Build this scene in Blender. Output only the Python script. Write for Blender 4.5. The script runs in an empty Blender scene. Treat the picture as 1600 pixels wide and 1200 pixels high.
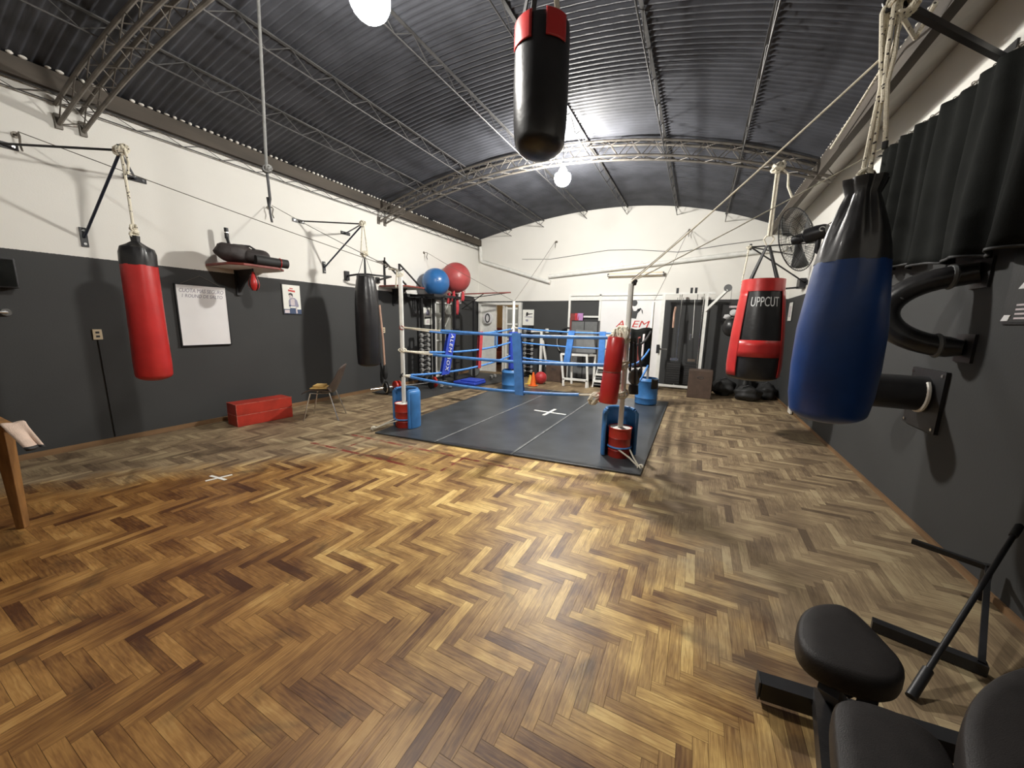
import bpy, bmesh, math, random
from mathutils import Vector, Matrix, Euler
random.seed(7)
SC = bpy.context.scene
COL = SC.collection
V = Vector

# ---------------------------------------------------------------- camera
FPX, YAW, PITCH, ROLL = 569.2265, math.radians(26.6912), math.radians(9.5874), math.radians(1.1879)
EYE = V((0, 0, 1.5))
_f = V((-math.sin(YAW), math.cos(YAW), 0)); _r = V((math.cos(YAW), math.sin(YAW), 0)); _u = V((0, 0, 1))
FWD = _f*math.cos(PITCH) - _u*math.sin(PITCH); _u2 = _u*math.cos(PITCH) + _f*math.sin(PITCH)
RGT = _r*math.cos(ROLL) + _u2*math.sin(ROLL); UPV = _u2*math.cos(ROLL) - _r*math.sin(ROLL)
cam_data = bpy.data.cameras.new('camera'); cam = bpy.data.objects.new('camera', cam_data); COL.objects.link(cam)
cam_data.sensor_width = 36; cam_data.sensor_fit = 'HORIZONTAL'; cam_data.lens = FPX/1600*36
cam_data.clip_start = 0.02; cam_data.clip_end = 100
cam.matrix_world = Matrix(((RGT.x, UPV.x, -FWD.x, EYE.x), (RGT.y, UPV.y, -FWD.y, EYE.y), (RGT.z, UPV.z, -FWD.z, EYE.z), (0, 0, 0, 1)))
SC.camera = cam
# ---------------------------------------------------------------- world, exposure
w = bpy.data.worlds.new('world'); SC.world = w; w.use_nodes = True
w.node_tree.nodes['Background'].inputs[0].default_value = (0.8, 0.85, 1, 1)
w.node_tree.nodes['Background'].inputs[1].default_value = 0.02
SC.view_settings.view_transform = 'Standard'; SC.view_settings.look = 'None'
SC.view_settings.gamma = 1; SC.view_settings.use_curve_mapping = False
SC.view_settings.exposure = 0.0
LAMP_POWER = (430.0, 1200.0)      # radiance of the near and the far ceiling bulb
LAMPS = [(-2.12, 2.03, 3.57), (-2.17, 5.97, 3.80)]

# ---------------------------------------------------------------- measuring helpers: a point of the photo on a known plane
XL, XR, YB, YF, ZP = -6.07, 1.63, 9.676, -3.2, 2.11
def ray(px, py): return FWD + RGT*((px-800)/FPX) - UPV*((py-600)/FPX)
def F(px, py, z=0.0): d = ray(px, py); return EYE + d*((z-1.5)/d.z)
def LW(px, py, X=XL): d = ray(px, py); return EYE + d*(X/d.x)
def RW(px, py, X=XR): d = ray(px, py); return EYE + d*(X/d.x)
def BW(px, py, Y=YB): d = ray(px, py); return EYE + d*(Y/d.y)

# ---------------------------------------------------------------- materials
def mat(name, col, rough=0.5, metal=0.0, var=0.12, scale=6.0, bump=0.0, bscale=60.0, spec=0.5, coat=0.0, stretch=(1, 1, 1)):
    m = bpy.data.materials.new(name); m.use_nodes = True
    nt = m.node_tree; N = nt.nodes; L = nt.links; b = N['Principled BSDF']
    b.inputs['Roughness'].default_value = rough; b.inputs['Metallic'].default_value = metal
    b.inputs['Specular IOR Level'].default_value = spec; b.inputs['Coat Weight'].default_value = coat
    tc = N.new('ShaderNodeTexCoord'); mp = N.new('ShaderNodeMapping'); mp.inputs['Scale'].default_value = stretch
    L.new(tc.outputs['Object'], mp.inputs['Vector'])
    n = N.new('ShaderNodeTexNoise'); n.inputs['Scale'].default_value = scale; n.inputs['Detail'].default_value = 5
    L.new(mp.outputs[0], n.inputs['Vector'])
    r = N.new('ShaderNodeValToRGB')
    r.color_ramp.elements[0].position = 0.3; r.color_ramp.elements[1].position = 0.7
    r.color_ramp.elements[0].color = tuple(max(0, c*(1-var)) for c in col)+(1,)
    r.color_ramp.elements[1].color = tuple(min(1, c*(1+var)) for c in col)+(1,)
    L.new(n.outputs['Fac'], r.inputs['Fac']); L.new(r.outputs['Color'], b.inputs['Base Color'])
    if bump > 0:
        n2 = N.new('ShaderNodeTexNoise'); n2.inputs['Scale'].default_value = bscale; n2.inputs['Detail'].default_value = 4
        L.new(mp.outputs[0], n2.inputs['Vector'])
        bp = N.new('ShaderNodeBump'); bp.inputs['Strength'].default_value = bump; bp.inputs['Distance'].default_value = 0.01
        L.new(n2.outputs['Fac'], bp.inputs['Height']); L.new(bp.outputs[0], b.inputs['Normal'])
    return m

def mathn(nt, op, a, b=None, c=None):
    n = nt.nodes.new('ShaderNodeMath'); n.operation = op
    for i, x in enumerate((a, b, c)):
        if x is None: continue
        if isinstance(x, (int, float)): n.inputs[i].default_value = x
        else: nt.links.new(x, n.inputs[i])
    return n.outputs[0]
def mixc(nt, fac, a, b, blend='MIX'):
    n = nt.nodes.new('ShaderNodeMix'); n.data_type = 'RGBA'; n.blend_type = blend
    for idx, x in ((0, fac), (6, a), (7, b)):
        if isinstance(x, (int, float)): n.inputs[idx].default_value = x
        elif isinstance(x, tuple): n.inputs[idx].default_value = x if len(x) == 4 else x+(1,)
        else: nt.links.new(x, n.inputs[idx])
    return n.outputs[2]

WHITE_P = (0.80, 0.785, 0.735); DARK_P = (0.058, 0.059, 0.059)
def wall_paint(name):
    """white above, charcoal dado paint below a straight line at ZP; faint roller marks and dirt"""
    m = bpy.data.materials.new(name); m.use_nodes = True; nt = m.node_tree; N = nt.nodes; L = nt.links; b = N['Principled BSDF']
    g = N.new('ShaderNodeNewGeometry'); s = N.new('ShaderNodeSeparateXYZ'); L.new(g.outputs['Position'], s.inputs[0])
    n = N.new('ShaderNodeTexNoise'); n.inputs['Scale'].default_value = 1.3; n.inputs['Detail'].default_value = 6; L.new(g.outputs['Position'], n.inputs['Vector'])
    n2 = N.new('ShaderNodeTexNoise'); n2.inputs['Scale'].default_value = 70; n2.inputs['Detail'].default_value = 3; L.new(g.outputs['Position'], n2.inputs['Vector'])
    wob = mathn(nt, 'MULTIPLY', mathn(nt, 'SUBTRACT', n2.outputs['Fac'], 0.5), 0.01)
    up = mathn(nt, 'GREATER_THAN', mathn(nt, 'ADD', s.outputs['Z'], wob), ZP)
    wh = mixc(nt, n.outputs['Fac'], tuple(c*0.93 for c in WHITE_P), tuple(min(1, c*1.05) for c in WHITE_P))
    dk = mixc(nt, n.outputs['Fac'], tuple(c*0.86 for c in DARK_P), tuple(c*1.16 for c in DARK_P))
    L.new(mixc(nt, up, dk, wh), b.inputs['Base Color'])
    b.inputs['Roughness'].default_value = 0.7; b.inputs['Specular IOR Level'].default_value = 0.18
    bp = N.new('ShaderNodeBump'); bp.inputs['Strength'].default_value = 0.12; bp.inputs['Distance'].default_value = 0.006
    L.new(n2.outputs['Fac'], bp.inputs['Height']); L.new(bp.outputs[0], b.inputs['Normal'])
    return m

def parquet_mat():
    """each block has its own tone (a per-block attribute) and grain along its length; the finish is worn grey in places"""
    m = bpy.data.materials.new('parquet'); m.use_nodes = True; nt = m.node_tree; N = nt.nodes; L = nt.links; b = N['Principled BSDF']
    at = N.new('ShaderNodeAttribute'); at.attribute_name = 'tone'; at.attribute_type = 'GEOMETRY'
    uv = N.new('ShaderNodeUVMap'); uv.uv_map = 'UVMap'
    g = N.new('ShaderNodeNewGeometry'); P = g.outputs['Position']; sp = N.new('ShaderNodeSeparateXYZ'); L.new(P, sp.inputs[0])
    r = N.new('ShaderNodeValToRGB'); cr = r.color_ramp
    cols = [(0.0, (0.11, 0.045, 0.015)), (0.16, (0.17, 0.08, 0.027)), (0.36, (0.29, 0.160, 0.052)), (0.6, (0.45, 0.275, 0.092)), (0.82, (0.65, 0.425, 0.145)), (1.0, (0.80, 0.575, 0.22))]
    cr.elements[0].position = 0; cr.elements[0].color = cols[0][1]+(1,)
    cr.elements[1].position = 1; cr.elements[1].color = cols[-1][1]+(1,)
    for p, c in cols[1:-1]:
        e = cr.elements.new(p); e.color = c+(1,)
    big = N.new('ShaderNodeTexNoise'); big.inputs['Scale'].default_value = 1.1; big.inputs['Detail'].default_value = 3; L.new(P, big.inputs['Vector'])
    tone = mathn(nt, 'ADD', at.outputs['Fac'], mathn(nt, 'MULTIPLY', mathn(nt, 'SUBTRACT', big.outputs['Fac'], 0.5), 0.9))
    mid = N.new('ShaderNodeTexNoise'); mid.inputs['Scale'].default_value = 4.5; mid.inputs['Detail'].default_value = 3; L.new(P, mid.inputs['Vector'])
    tone = mathn(nt, 'ADD', tone, mathn(nt, 'MULTIPLY', mathn(nt, 'SUBTRACT', mid.outputs['Fac'], 0.5), 0.9))
    # grain
    mp = N.new('ShaderNodeMapping'); mp.inputs['Scale'].default_value = (3.0, 110.0, 1); L.new(uv.outputs[0], mp.inputs['Vector'])
    gr = N.new('ShaderNodeTexNoise'); gr.inputs['Scale'].default_value = 1.0; gr.inputs['Detail'].default_value = 6; gr.inputs['Distortion'].default_value = 0.6
    L.new(mp.outputs[0], gr.inputs['Vector'])
    tone2 = mathn(nt, 'ADD', tone, mathn(nt, 'MULTIPLY', mathn(nt, 'SUBTRACT', gr.outputs['Fac'], 0.5), 0.95))
    L.new(tone2, r.inputs['Fac'])
    c = r.outputs['Color']
    # worn grey matt zones: right-hand aisle, left-hand aisle and the far end; ragged borders
    n1 = N.new('ShaderNodeTexNoise'); n1.inputs['Scale'].default_value = 1.6; n1.inputs['Detail'].default_value = 7; n1.inputs['Roughness'].default_value = 0.65; L.new(P, n1.inputs['Vector'])
    jag = mathn(nt, 'MULTIPLY', mathn(nt, 'SUBTRACT', n1.outputs['Fac'], 0.5), 1.8)
    right = mathn(nt, 'ADD', mathn(nt, 'SUBTRACT', sp.outputs['X'], mathn(nt, 'MULTIPLY', mathn(nt, 'SUBTRACT', 2.6, sp.outputs['Y']), 0.55)), 0.25)
    left = mathn(nt, 'SUBTRACT', mathn(nt, 'SUBTRACT', mathn(nt, 'MULTIPLY', sp.outputs['Y'], 0.9), sp.outputs['X']), 5.6)
    far = mathn(nt, 'SUBTRACT', sp.outputs['Y'], 7.2)
    z = mathn(nt, 'MAXIMUM', mathn(nt, 'MAXIMUM', right, left), far)
    worn = N.new('ShaderNodeMapRange'); worn.inputs['From Min'].default_value = -0.25; worn.inputs['From Max'].default_value = 0.45
    L.new(mathn(nt, 'ADD', z, jag), worn.inputs['Value'])
    wf = worn.outputs[0]
    hs = N.new('ShaderNodeHueSaturation'); hs.inputs['Saturation'].default_value = 0.74; hs.inputs['Value'].default_value = 0.66; L.new(c, hs.inputs['Color'])
    c = mixc(nt, wf, c, mixc(nt, 0.35, hs.outputs[0], (0.195, 0.15, 0.088)))
    # dark scuffs and stains
    n3 = N.new('ShaderNodeTexNoise'); n3.inputs['Scale'].default_value = 2.3; n3.inputs['Detail'].default_value = 8; n3.inputs['Distortion'].default_value = 1.4; L.new(P, n3.inputs['Vector'])
    st = N.new('ShaderNodeMapRange'); st.inputs['From Min'].default_value = 0.60; st.inputs['From Max'].default_value = 0.74; L.new(n3.outputs['Fac'], st.inputs['Value'])
    c = mixc(nt, mathn(nt, 'MULTIPLY', st.outputs[0], 0.6), c, (0.07, 0.045, 0.025))
    # unworn dark red-brown varnish in ragged blotches; light falloff towards camera also painted in
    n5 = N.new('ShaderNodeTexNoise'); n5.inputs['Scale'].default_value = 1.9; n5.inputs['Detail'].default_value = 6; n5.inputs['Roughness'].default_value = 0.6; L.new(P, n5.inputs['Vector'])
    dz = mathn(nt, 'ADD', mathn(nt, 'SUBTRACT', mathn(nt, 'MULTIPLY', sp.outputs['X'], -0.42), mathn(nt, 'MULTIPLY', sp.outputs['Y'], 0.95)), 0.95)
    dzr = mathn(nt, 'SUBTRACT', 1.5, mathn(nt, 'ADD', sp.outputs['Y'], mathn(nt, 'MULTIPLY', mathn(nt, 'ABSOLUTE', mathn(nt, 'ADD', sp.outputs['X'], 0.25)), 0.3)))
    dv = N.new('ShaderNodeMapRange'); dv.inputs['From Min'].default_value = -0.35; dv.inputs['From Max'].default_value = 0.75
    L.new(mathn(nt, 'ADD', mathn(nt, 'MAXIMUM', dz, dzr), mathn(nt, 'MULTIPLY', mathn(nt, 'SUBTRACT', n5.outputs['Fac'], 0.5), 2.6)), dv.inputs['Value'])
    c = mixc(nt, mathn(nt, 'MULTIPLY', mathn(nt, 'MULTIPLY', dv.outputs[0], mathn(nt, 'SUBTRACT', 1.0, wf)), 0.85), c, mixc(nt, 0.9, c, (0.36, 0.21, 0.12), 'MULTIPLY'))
    # faded red court lines painted on the wood in front of the ring
    n4 = N.new('ShaderNodeTexNoise'); n4.inputs['Scale'].default_value = 9; n4.inputs['Detail'].default_value = 4; L.new(P, n4.inputs['Vector'])
    def band(coord, c0, hw, other, o0, o1):
        a = mathn(nt, 'LESS_THAN', mathn(nt, 'ABSOLUTE', mathn(nt, 'SUBTRACT', coord, c0)), hw)
        return mathn(nt, 'MULTIPLY', a, mathn(nt, 'MULTIPLY', mathn(nt, 'GREATER_THAN', other, o0), mathn(nt, 'LESS_THAN', other, o1)))
    ycr = mathn(nt, 'SUBTRACT', sp.outputs['Y'], mathn(nt, 'MULTIPLY', sp.outputs['X'], 0.02))
    red = mathn(nt, 'MAXIMUM', band(ycr, 3.26, 0.022, sp.outputs['X'], -3.95, -1.5), band(ycr, 2.80, 0.022, sp.outputs['X'], -4.1, -2.3))
    for xx in (-3.6, -2.9, -2.2):
        red = mathn(nt, 'MAXIMUM', red, band(sp.outputs['X'], xx, 0.016, ycr, 2.85, 3.26))
    wr = N.new('ShaderNodeMapRange'); wr.inputs['From Min'].default_value = 0.40; wr.inputs['From Max'].default_value = 0.56; L.new(n4.outputs['Fac'], wr.inputs['Value'])
    c = mixc(nt, mathn(nt, 'MULTIPLY', mathn(nt, 'MULTIPLY', red, wr.outputs[0]), 0.9), c, (0.20, 0.02, 0.015))
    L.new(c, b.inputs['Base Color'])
    ro = mathn(nt, 'ADD', mathn(nt, 'MULTIPLY', wf, 0.16), mathn(nt, 'ADD', 0.36, mathn(nt, 'MULTIPLY', n1.outputs['Fac'], 0.16)))
    L.new(ro, b.inputs['Roughness']); b.inputs['Specular IOR Level'].default_value = 0.4
    bp = N.new('ShaderNodeBump'); bp.inputs['Strength'].default_value = 0.25; bp.inputs['Distance'].default_value = 0.002
    L.new(gr.outputs['Fac'], bp.inputs['Height']); L.new(bp.outputs[0], b.inputs['Normal'])
    return m

def braid_mat(name, c0, c1, scale=34):
    """white rope with dark flecks along it"""
    m = bpy.data.materials.new(name); m.use_nodes = True; nt = m.node_tree; N = nt.nodes; L = nt.links; b = N['Principled BSDF']
    tc = N.new('ShaderNodeTexCoord')
    v = N.new('ShaderNodeTexVoronoi'); v.inputs['Scale'].default_value = scale; L.new(tc.outputs['Object'], v.inputs['Vector'])
    fl = mathn(nt, 'LESS_THAN', v.outputs['Distance'], 0.22)
    L.new(mixc(nt, fl, c0, c1), b.inputs['Base Color']); b.inputs['Roughness'].default_value = 0.85
    wv = N.new('ShaderNodeTexWave'); wv.inputs['Scale'].default_value = 60; wv.bands_direction = 'DIAGONAL'; L.new(tc.outputs['Object'], wv.inputs['Vector'])
    bp = N.new('ShaderNodeBump'); bp.inputs['Strength'].default_value = 0.5; bp.inputs['Distance'].default_value = 0.004
    L.new(wv.outputs['Fac'], bp.inputs['Height']); L.new(bp.outputs[0], b.inputs['Normal'])
    return m

def emit(name, col, s):
    m = bpy.data.materials.new(name); m.use_nodes = True; nt = m.node_tree
    b = nt.nodes['Principled BSDF']; b.inputs['Base Color'].default_value = (0.9, 0.9, 0.88, 1)
    b.inputs['Emission Color'].default_value = col+(1,); b.inputs['Emission Strength'].default_value = s
    return m

M = dict(
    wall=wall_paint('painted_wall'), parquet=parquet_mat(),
    roof=mat('roof_sheet', (0.060, 0.063, 0.074), 0.62, 0.0, 0.3, 2.5, 0.1, 30, spec=0.3),
    steel=mat('truss_steel', (0.165, 0.15, 0.13), 0.5, 0.35, 0.25, 9, 0.1, 80),
    purlin=mat('purlin_steel', (0.075, 0.073, 0.072), 0.55, 0.3, 0.25, 9),
    beam=mat('eave_beam', (0.062, 0.05, 0.038), 0.7, 0, 0.35, 5, 0.2, 40, stretch=(1, .2, 1)),
    plaster=mat('white_plaster', (0.78, 0.755, 0.69), 0.75, 0, 0.06, 3, 0.15, 50),
    plaster_shaded=mat('soffit_plaster', (0.42, 0.40, 0.37), 0.8, 0, 0.1, 3, 0.1, 40),  # white plaster darkened, the soffit's shade put into its colour
    skirting=mat('wood_skirting', (0.20, 0.115, 0.055), 0.55, 0, 0.35, 8, 0.1, 60, stretch=(1, .2, 1)),
    white_metal=mat('white_enamel_steel', (0.80, 0.80, 0.76), 0.38, 0, 0.08, 8),
    white=mat('white_board', (0.84, 0.83, 0.83), 0.3, 0, 0.03, 3),
    paper=mat('white_paper', (0.82, 0.82, 0.76), 0.6, 0, 0.05, 8),
    black_metal=mat('black_steel', (0.022, 0.022, 0.024), 0.42, 0.2, 0.2, 10),
    chrome=mat('chrome', (0.75, 0.75, 0.74), 0.2, 1.0, 0.05, 8),
    black_vinyl=mat('black_vinyl', (0.017, 0.0165, 0.0175), 0.36, 0, 0.25, 7, 0.25, 16, coat=0.1),
    pad_vinyl=mat('pad_vinyl', (0.015, 0.0125, 0.012), 0.5, 0, 0.2, 20, 0.25, 420, spec=0.35),
    red_vinyl=mat('red_vinyl', (0.50, 0.028, 0.026), 0.34, 0, 0.15, 4, 0.22, 12, coat=0.1),
    blue_vinyl=mat('blue_vinyl', (0.006, 0.045, 0.205), 0.38, 0, 0.18, 4, 0.2, 11, coat=0.1),
    red_paint=mat('red_paint', (0.46, 0.035, 0.022), 0.35, 0, 0.2, 7, 0.08, 40),
    red_wood=mat('red_painted_wood', (0.42, 0.035, 0.02), 0.4, 0, 0.25, 6, 0.1, 40),
    red_dark=mat('dark_red_board', (0.20, 0.035, 0.025), 0.5, 0, 0.25, 8),
    blue_plastic=mat('blue_drum_plastic', (0.05, 0.19, 0.46), 0.42, 0, 0.22, 5, 0.12, 25),
    blue_rope=mat('blue_rope_sleeve', (0.07, 0.24, 0.62), 0.5, 0, 0.2, 12, 0.1, 60),
    blue_web=mat('blue_webbing', (0.03, 0.07, 0.50), 0.6, 0, 0.15, 14, 0.1, 120),
    blue_cloth=mat('blue_spacer_vinyl', (0.08, 0.25, 0.66), 0.5, 0, 0.15, 14),
    mat_rubber=mat('ring_canvas', (0.050, 0.056, 0.062), 0.33, 0, 0.3, 2.5, 0.06, 40, spec=0.5),
    rubber=mat('black_rubber', (0.022, 0.022, 0.022), 0.62, 0, 0.25, 6, 0.15, 60),
    rubber_mat=mat('rubber_floor_mat', (0.035, 0.036, 0.037), 0.6, 0, 0.3, 3, 0.1, 60),
    rope=braid_mat('flecked_white_rope', (0.74, 0.69, 0.56), (0.06, 0.05, 0.05)),
    rope_plain=mat('white_cord', (0.72, 0.67, 0.55), 0.85, 0, 0.12, 30, 0.3, 120),
    rope_black=mat('black_cord', (0.03, 0.03, 0.032), 0.7, 0, 0.2, 30),
    rope_grey=mat('grey_rope', (0.13, 0.13, 0.125), 0.8, 0, 0.15, 30),
    wire=mat('steel_wire', (0.20, 0.18, 0.15), 0.5, 0.5, 0.1, 20),
    bar_blue=mat('dark_blue_steel', (0.02, 0.028, 0.05), 0.4, 0.3, 0.15, 12),
    wood=mat('table_wood', (0.26, 0.125, 0.04), 0.45, 0, 0.3, 7, 0.1, 50, stretch=(4, 4, .7)),
    pole_wood=mat('pale_wood', (0.50, 0.31, 0.23), 0.55, 0, 0.15, 8),
    brown=mat('brown_plywood', (0.085, 0.055, 0.04), 0.6, 0, 0.2, 8, 0.05, 40),
    chair=mat('brown_shell_plastic', (0.085, 0.062, 0.052), 0.42, 0, 0.15, 10),
    cloth_pink=mat('pale_towel', (0.62, 0.47, 0.38), 0.9, 0, 0.1, 20, 0.4, 200),
    cloth_black=mat('black_curtain', (0.012, 0.013, 0.012), 0.9, 0, 0.2, 6, 0.15, 200, spec=0.1),
    cloth_red=mat('red_cloth', (0.46, 0.04, 0.05), 0.8, 0, 0.2, 12, 0.3, 120),
    cloth_white=mat('white_cloth', (0.75, 0.68, 0.66), 0.8, 0, 0.1, 12),
    cloth_lilac=mat('lilac_cloth', (0.46, 0.24, 0.48), 0.85, 0, 0.15, 12),
    cloth_navy=mat('navy_cloth', (0.05, 0.055, 0.20), 0.85, 0, 0.15, 12),
    cloth_yellow=mat('ochre_cloth', (0.58, 0.38, 0.13), 0.85, 0, 0.15, 14, 0.3, 120),
    bag_cloth=mat('dark_nylon', (0.035, 0.028, 0.027), 0.65, 0, 0.3, 12, 0.3, 60),
    ball_blue=mat('blue_ball', (0.03, 0.13, 0.34), 0.3, 0, 0.1, 5, coat=0.2),
    ball_red=mat('red_ball', (0.40, 0.07, 0.07), 0.4, 0, 0.1, 5),
    med_red=mat('red_rubber', (0.42, 0.03, 0.035), 0.5, 0, 0.12, 10, 0.15, 60),
    orange=mat('orange_plastic', (0.85, 0.15, 0.02), 0.45, 0, 0.08, 8),
    yellow=mat('yellow_plastic', (0.72, 0.50, 0.10), 0.45, 0, 0.08, 8),
    grey_pad=mat('grey_upholstery', (0.14, 0.145, 0.145), 0.5, 0, 0.12, 10),
    chipped=mat('chipped_red_edge', (0.52, 0.16, 0.12), 0.6, 0, 0.5, 25),
    seam=mat('worn_seam', (0.17, 0.175, 0.175), 0.55, 0, 0.35, 14),
    iron=mat('grey_cast_iron', (0.34, 0.34, 0.33), 0.35, 0.3, 0.25, 12),
    cream=mat('cream_plastic', (0.70, 0.58, 0.40), 0.4, 0, 0.05, 8),
    tape=mat('white_tape', (0.80, 0.80, 0.75), 0.6, 0, 0.12, 20),
    ink=mat('marker_ink', (0.22, 0.20, 0.26), 0.6, 0, 0.1, 8),
    red_ink=mat('red_letter_paint', (0.55, 0.04, 0.03), 0.5, 0, 0.1, 8),
    dark_ink=mat('black_letter_paint', (0.03, 0.03, 0.032), 0.5, 0, 0.1, 8),
    white_ink=mat('white_print', (0.80, 0.80, 0.80), 0.5, 0, 0.05, 8),
    grey_ink=mat('grey_print', (0.30, 0.29, 0.38), 0.6, 0, 0.15, 30),
    skin_ink=mat('pale_print', (0.62, 0.55, 0.56), 0.6, 0, 0.1, 30),
    blue_ink=mat('blue_print', (0.05, 0.08, 0.16), 0.6, 0, 0.15, 30),
    beige=mat('beige_room_paint', (0.50, 0.40, 0.25), 0.7, 0, 0.1, 3),
    maroon=mat('maroon_cloth', (0.20, 0.04, 0.035), 0.8, 0, 0.2, 5),
    glass_grey=mat('frosted_glass', (0.30, 0.30, 0.27), 0.25, 0, 0.2, 3),
    bulb=emit('lit_bulb', (1.0, 0.965, 0.90), LAMP_POWER[0]), fill_lobby=emit('lobby_fill_glow', (1.0, 0.8, 0.55), 160.0), bulb_far=emit('lit_bulb_far', (1.0, 0.965, 0.90), LAMP_POWER[1]),
)

# ---------------------------------------------------------------- mesh builder
class MB:
    def __init__(s): s.v = []; s.f = []
    def add(s, vs, fs):
        o = len(s.v); s.v += [V(p) for p in vs]; s.f += [tuple(i+o for i in f) for f in fs]; return s
    def box(s, c, d, R=None):
        c = V(c); h = [x/2 for x in d]; R = R or Matrix.Identity(3)
        vs = [c + R @ V((sx*h[0], sy*h[1], sz*h[2])) for sx in (-1, 1) for sy in (-1, 1) for sz in (-1, 1)]
        return s.add(vs, [(0, 1, 3, 2), (4, 6, 7, 5), (0, 4, 5, 1), (2, 3, 7, 6), (0, 2, 6, 4), (1, 5, 7, 3)])
    def bar(s, a, b, w, h=None, up=(0, 0, 1)):
        """a rectangular bar from a to b"""
        a, b = V(a), V(b); z = (b-a); ln = z.length; z = z.normalized(); x = V(up).cross(z)
        if x.length < 1e-4: x = V((1, 0, 0)).cross(z)
        x.normalize(); y = z.cross(x)
        R = Matrix((x, y, z)).transposed()
        return s.box((a+b)/2, (w, h or w, ln), R)
    def tube(s, pts, r, n=8, caps=True, closed=False):
        pts = [V(p) for p in pts]; m = len(pts)
        rr = r if isinstance(r, (list, tuple)) else [r]*m
        T = []
        for i in range(m):
            a = pts[(i-1) % m] if (closed or i > 0) else pts[i]; b = pts[(i+1) % m] if (closed or i < m-1) else pts[i]
            t = (b-a); T.append(t.normalized() if t.length > 1e-9 else V((0, 0, 1)))
        ref = V((0, 0, 1)) if abs(T[0].z) < 0.9 else V((1, 0, 0))
        x = ref.cross(T[0]).normalized(); vs = []
        for i in range(m):
            x = (x - T[i]*x.dot(T[i]));
            x = x.normalized() if x.length > 1e-6 else V((1, 0, 0)); y = T[i].cross(x)
            for k in range(n):
                a = 2*math.pi*k/n; vs.append(pts[i] + (x*math.cos(a)+y*math.sin(a))*rr[i])
        fs = []
        for i in range(m if closed else m-1):
            j = (i+1) % m
            for k in range(n):
                k2 = (k+1) % n; fs.append((i*n+k, i*n+k2, j*n+k2, j*n+k))
        if caps and not closed: fs += [tuple(range(n-1, -1, -1)), tuple((m-1)*n+k for k in range(n))]
        return s.add(vs, fs)
    def lathe(s, prof, c=(0, 0, 0), n=24, R=None, a0=0.0, a1=2*math.pi, cap=True):
        c = V(c); R = R or Matrix.Identity(3); full = abs(a1-a0-2*math.pi) < 1e-6; m = n if full else n+1
        vs = [c + R @ V((r*math.cos(a0+(a1-a0)*k/n), r*math.sin(a0+(a1-a0)*k/n), z)) for r, z in prof for k in range(m)]
        fs = []
        for i in range(len(prof)-1):
            for k in range(n):
                k2 = (k+1) % m; fs.append((i*m+k, i*m+k2, (i+1)*m+k2, (i+1)*m+k))
        if cap and full:
            if prof[0][0] > 1e-5: fs.append(tuple(range(m-1, -1, -1)))
            if prof[-1][0] > 1e-5: fs.append(tuple((len(prof)-1)*m+k for k in range(m)))
        return s.add(vs, fs)
    def cyl(s, a, b, r, r2=None, n=16): return s.tube([a, b], [r, r if r2 is None else r2], n)
    def ell(s, c, rad, nu=20, nv=12, R=None):
        R = R or Matrix.Identity(3); c = V(c); vs = []
        for i in range(nv+1):
            t = math.pi*i/nv
            for k in range(nu):
                a = 2*math.pi*k/nu
                vs.append(c + R @ V((rad[0]*math.sin(t)*math.cos(a), rad[1]*math.sin(t)*math.sin(a), -rad[2]*math.cos(t))))
        fs = [(i*nu+k, i*nu+(k+1) % nu, (i+1)*nu+(k+1) % nu, (i+1)*nu+k) for i in range(nv) for k in range(nu)]
        return s.add(vs, fs)
    def prism(s, poly, o, u, v, w0, w1):
        """2-D outline in plane (u, v) at o, from depth w0 to w1 along u x v"""
        o, u, v = V(o), V(u).normalized(), V(v).normalized(); w = u.cross(v); n = len(poly)
        vs = [o+u*a+v*b+w*w0 for a, b in poly] + [o+u*a+v*b+w*w1 for a, b in poly]
        fs = [tuple(range(n-1, -1, -1)), tuple(range(n, 2*n))] + [(i, (i+1) % n, n+(i+1) % n, n+i) for i in range(n)]
        return s.add(vs, fs)
    def pad(s, poly, z0, z1, rnd=0.02, c=None):
        """a cushion over a floor outline with rounded rims"""
        for _ in range(2):
            q = []
            for i in range(len(poly)):
                a, b = poly[i], poly[(i+1) % len(poly)]
                q += [(a[0]*.75+b[0]*.25, a[1]*.75+b[1]*.25), (a[0]*.25+b[0]*.75, a[1]*.25+b[1]*.75)]
            poly = q
        n = len(poly); cx = sum(p[0] for p in poly)/n; cy = sum(p[1] for p in poly)/n
        def ring(k, z): return [V((cx+(p[0]-cx)*k, cy+(p[1]-cy)*k, z)) for p in poly]
        R0 = max(math.hypot(p[0]-cx, p[1]-cy) for p in poly)
        vs = []; lev = []
        for i in range(4): a = math.pi/2*i/3; lev.append((1-rnd/R0*(1-math.sin(a)), z0+rnd*(1-math.cos(a))))
        for i in range(4): a = math.pi/2*i/3; lev.append((1-rnd/R0*(1-math.cos(a)), z1-rnd*(1-math.sin(a))))
        lev += [(0.6, z1+0.004)]
        for k, z in lev: vs += ring(k, z)
        fs = []
        for i in range(len(lev)-1):
            for k in range(n): fs.append((i*n+k, i*n+(k+1) % n, (i+1)*n+(k+1) % n, (i+1)*n+k))
        fs += [tuple(range(n-1, -1, -1)), tuple((len(lev)-1)*n+k for k in range(n))]
        return s.add(vs, fs)
    def grid(s, fn, nu, nv):
        vs = [fn(i/nu, j/nv) for j in range(nv+1) for i in range(nu+1)]
        return s.add(vs, [(j*(nu+1)+i, j*(nu+1)+i+1, (j+1)*(nu+1)+i+1, (j+1)*(nu+1)+i) for j in range(nv) for i in range(nu)])
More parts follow.
